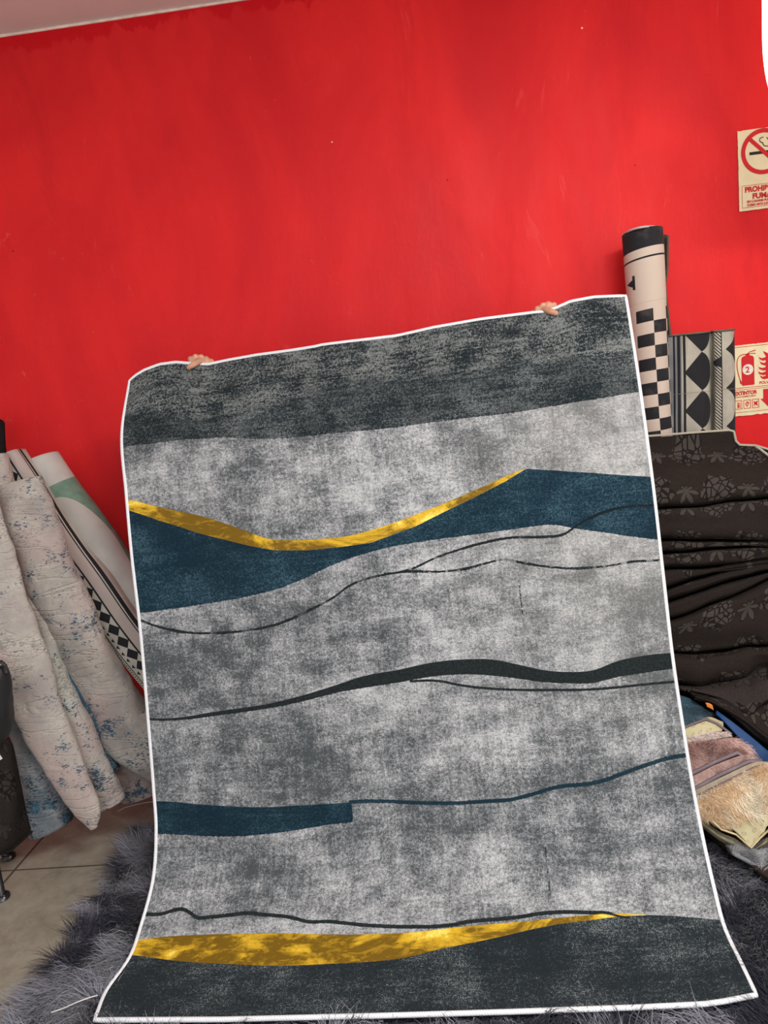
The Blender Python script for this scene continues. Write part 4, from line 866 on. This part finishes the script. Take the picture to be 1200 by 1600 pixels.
tube('cord', [(0, 0, .34), (0, 0, CEIL-lc[2])], .004, MMET, root, 8)

# ------------------------------------------------------------------ person behind the rug
def caps(chains):
    V = []; Fc = []
    def sph(c, r, sc=(1, 1, 1)):
        b = len(V); ns, nr_ = 12, 8
        for i in range(nr_+1):
            ph = math.pi*i/nr_
            for j in range(ns): th = 2*math.pi*j/ns; V.append((c[0]+r*sc[0]*math.sin(ph)*math.cos(th), c[1]+r*sc[1]*math.sin(ph)*math.sin(th), c[2]+r*sc[2]*math.cos(ph)))
        for i in range(nr_):
            for j in range(ns): Fc.append((b+i*ns+j, b+(i+1)*ns+j, b+(i+1)*ns+(j+1) % ns, b+i*ns+(j+1) % ns))
    for ch in chains:
        if ch[0] == 's': sph(ch[1], ch[2], ch[3]); continue
        for k in range(len(ch)-1):
            (a, ra), (b, rb) = ch[k], ch[k+1]; a = np.array(a, float); b = np.array(b, float); L_ = np.linalg.norm(b-a); m_ = max(2, int(L_/(min(ra, rb)*.30)))
            for t in range(m_+1): sph(a+(b-a)*t/m_, ra+(rb-ra)*t/m_)
    return V, Fc
def blob(name, chains, vox, mat, parent=None, smooth_it=6, sub=False):
    V, Fc = caps(chains); o = mesh(name, V, Fc, mat); m = o.modifiers.new('r', 'REMESH'); m.mode = 'VOXEL'; m.voxel_size = vox; m.use_smooth_shade = True
    s_ = o.modifiers.new('s', 'SMOOTH'); s_.iterations = smooth_it; s_.factor = .5
    bake(o); o.data.materials.clear(); o.data.materials.append(mat)
    o.data.polygons.foreach_set('use_smooth', [True]*len(o.data.polygons))
    if parent: o.parent = parent
    return o
M = Mat('skin', .5, .35); M.color(mix(ss(nz(M.obj, 40, 3), .35, .65), (.50, .25, .16), (.62, .34, .22))); M.b.inputs['Subsurface Weight'].default_value = .08; M.bump(nz(M.obj, 260, 3), .2, .001); MSK = M.m
YR = float(rowL[0, 1])
HL = at(306, 567, YR); HR = at(857, 485, YR)     # grip points on the top edge
cxp = (HL[0]+HR[0])/2; py_ = YR+.24
def arm(side, H):
    sh = (cxp+side*.17, py_, 1.36); el = (cxp+side*.40, py_-.02, 1.30); wr = (H[0]-side*.035, YR+.075, H[2]-.075)
    return sh, el, wr
chains = []; hands = []
for side, H in ((-1, HL), (1, HR)):
    sh, el, wr = arm(side, H); H = np.array(H)
    chains.append([((cxp, py_, 1.34), .06), (sh, .056), (el, .040), (wr, .026)])
    hx = -side   # fingers spread from the thumb side (outer) towards the inner side
    palm = [H+np.array([-side*.004+hx*.0, .040, -.028]), H+np.array([hx*.052, .040, -.034])]
    chains.append([(wr, .026), (H+np.array([hx*.020, .055, -.052]), .024), (H+np.array([hx*.022, .040, -.020]), .021)])
    # palm slab behind the rug rising over the edge
    for k in range(5): chains.append([(H+np.array([hx*(-.010+.014*k), .048, -.055]), .013), (H+np.array([hx*(-.018+.0145*k), .036, .004-.0012*k]), .0125)])
    # four fingers, knuckles over the edge then curling down behind the backing
    for k, (ln_, r_) in enumerate(((.034, .0092), (.038, .0095), (.035, .0090), (.027, .0078))):
        x = hx*(.004+k*.0175); x = hx*(-.022+k*.0178); top = H+np.array([x, .020, .016+(0, .005, .003, -.004)[k]])
        chains.append([(H+np.array([x, .036, -.002]), r_+.002), (top, r_+.0008), (H+np.array([x+hx*.004, .0200, -.012-ln_*.3]), r_), (H+np.array([x+hx*.006, .0185, -.012-ln_]), r_*.9)])
    # thumb over the front, pointing outward and down
    chains.append([(H+np.array([hx*.022, .030, -.002]), .0125), (H+np.array([hx*.008, .006, .004]), .0112), (H+np.array([-hx*.006, -.0125, -.006]), .0100), (H+np.array([-hx*.020, -.0145, -.013]), .0088)])
hips = (cxp, py_, .80)
chains += [[((cxp, py_, 1.40), .052), ((cxp, py_-.005, 1.47), .05)], [(hips, .13), ((cxp, py_, 1.0), .115), ((cxp, py_, 1.22), .12), ((cxp, py_, 1.32), .09)]]
for s_ in (-1, 1):
    chains.append([((cxp+s_*.08, py_, .80), .09), ((cxp+s_*.10, py_-.01, .44), .052), ((cxp+s_*.10, py_+.01, .10), .036), ((cxp+s_*.105, py_-.12, .045), .030)])
    chains.append([((cxp+s_*.10, py_, 1.18), .10), ((cxp+s_*.13, py_, 1.30), .08)])
hc = np.array([cxp, py_-.02, 1.555]) ; hs = .092
chains += [('s', hc, .1, (.78, .95, 1.14)), ('s', hc+[0, -.02, -.05], .07, (.85, .95, 1)), [(hc+[0, -.092, .01], .010), (hc+[0, -.106, -.015], .014)], [(hc+[-.025, -.088, -.045], .007), (hc+[0, -.094, -.044], .009), (hc+[.025, -.088, -.045], .007)]]
for s_ in (-1, 1): chains.append(('s', hc+[s_*.078, .005, -.005], .03, (.35, .7, 1.05)))
person = empty('person', (float(cxp), float(py_), 0)); tag(person, 'person hidden behind the grey patterned rug, gripping its top edge with both hands', 'person')
b_ = blob('body', chains, .0034, MSK, None, 3); adopt(b_, person)
MSH = simple('charcoal_shirt_cotton', (.05, .05, .06), .85, .2); MTR = simple('navy_trouser_cloth', (.03, .035, .06), .85, .2); MHA = simple('black_hair', (.012, .010, .009), .5, .4, bump=.6, bs=150)
sc_ = [[((cxp, py_, .86), .145), ((cxp, py_, 1.0), .128), ((cxp, py_, 1.22), .134), ((cxp, py_, 1.33), .10)]]
for s_, H in ((-1, HL), (1, HR)):
    sh, el, wr = arm(s_, H); sc_ += [[((cxp, py_, 1.33), .08), (sh, .070), (tuple(np.array(sh)*.35+np.array(el)*.65), .060)], [((cxp+s_*.10, py_, 1.18), .114), ((cxp+s_*.13, py_, 1.30), .092)]]
c_ = blob('shirt', sc_, .009, MSH); adopt(c_, person)
sc_ = [[((cxp, py_, .88), .138), (hips, .142)]]+[[((cxp+s_*.08, py_, .80), .104), ((cxp+s_*.10, py_-.01, .44), .070), ((cxp+s_*.10, py_+.01, .11), .056)] for s_ in (-1, 1)]
c_ = blob('trousers', sc_, .009, MTR); adopt(c_, person)
c_ = blob('hair', [('s', hc+[0, .015, .022], .1, (.84, .94, 1.06)), ('s', hc+[0, .03, -.02], .09, (.86, .8, 1.0))], .006, MHA); adopt(c_, person)
for s_ in (-1, 1):
    c_ = blob('shoe', [[((cxp+s_*.10, py_+.03, .045), .042), ((cxp+s_*.105, py_-.08, .040), .040), ((cxp+s_*.11, py_-.17, .034), .034)]], .007, MBAG); adopt(c_, person)
for s_ in (-1, 1):
    e_ = blob('eye', [('s', hc+[s_*.030, -.086, .012], .011, (1, .6, .7))], .002, MWHT); adopt(e_, person)
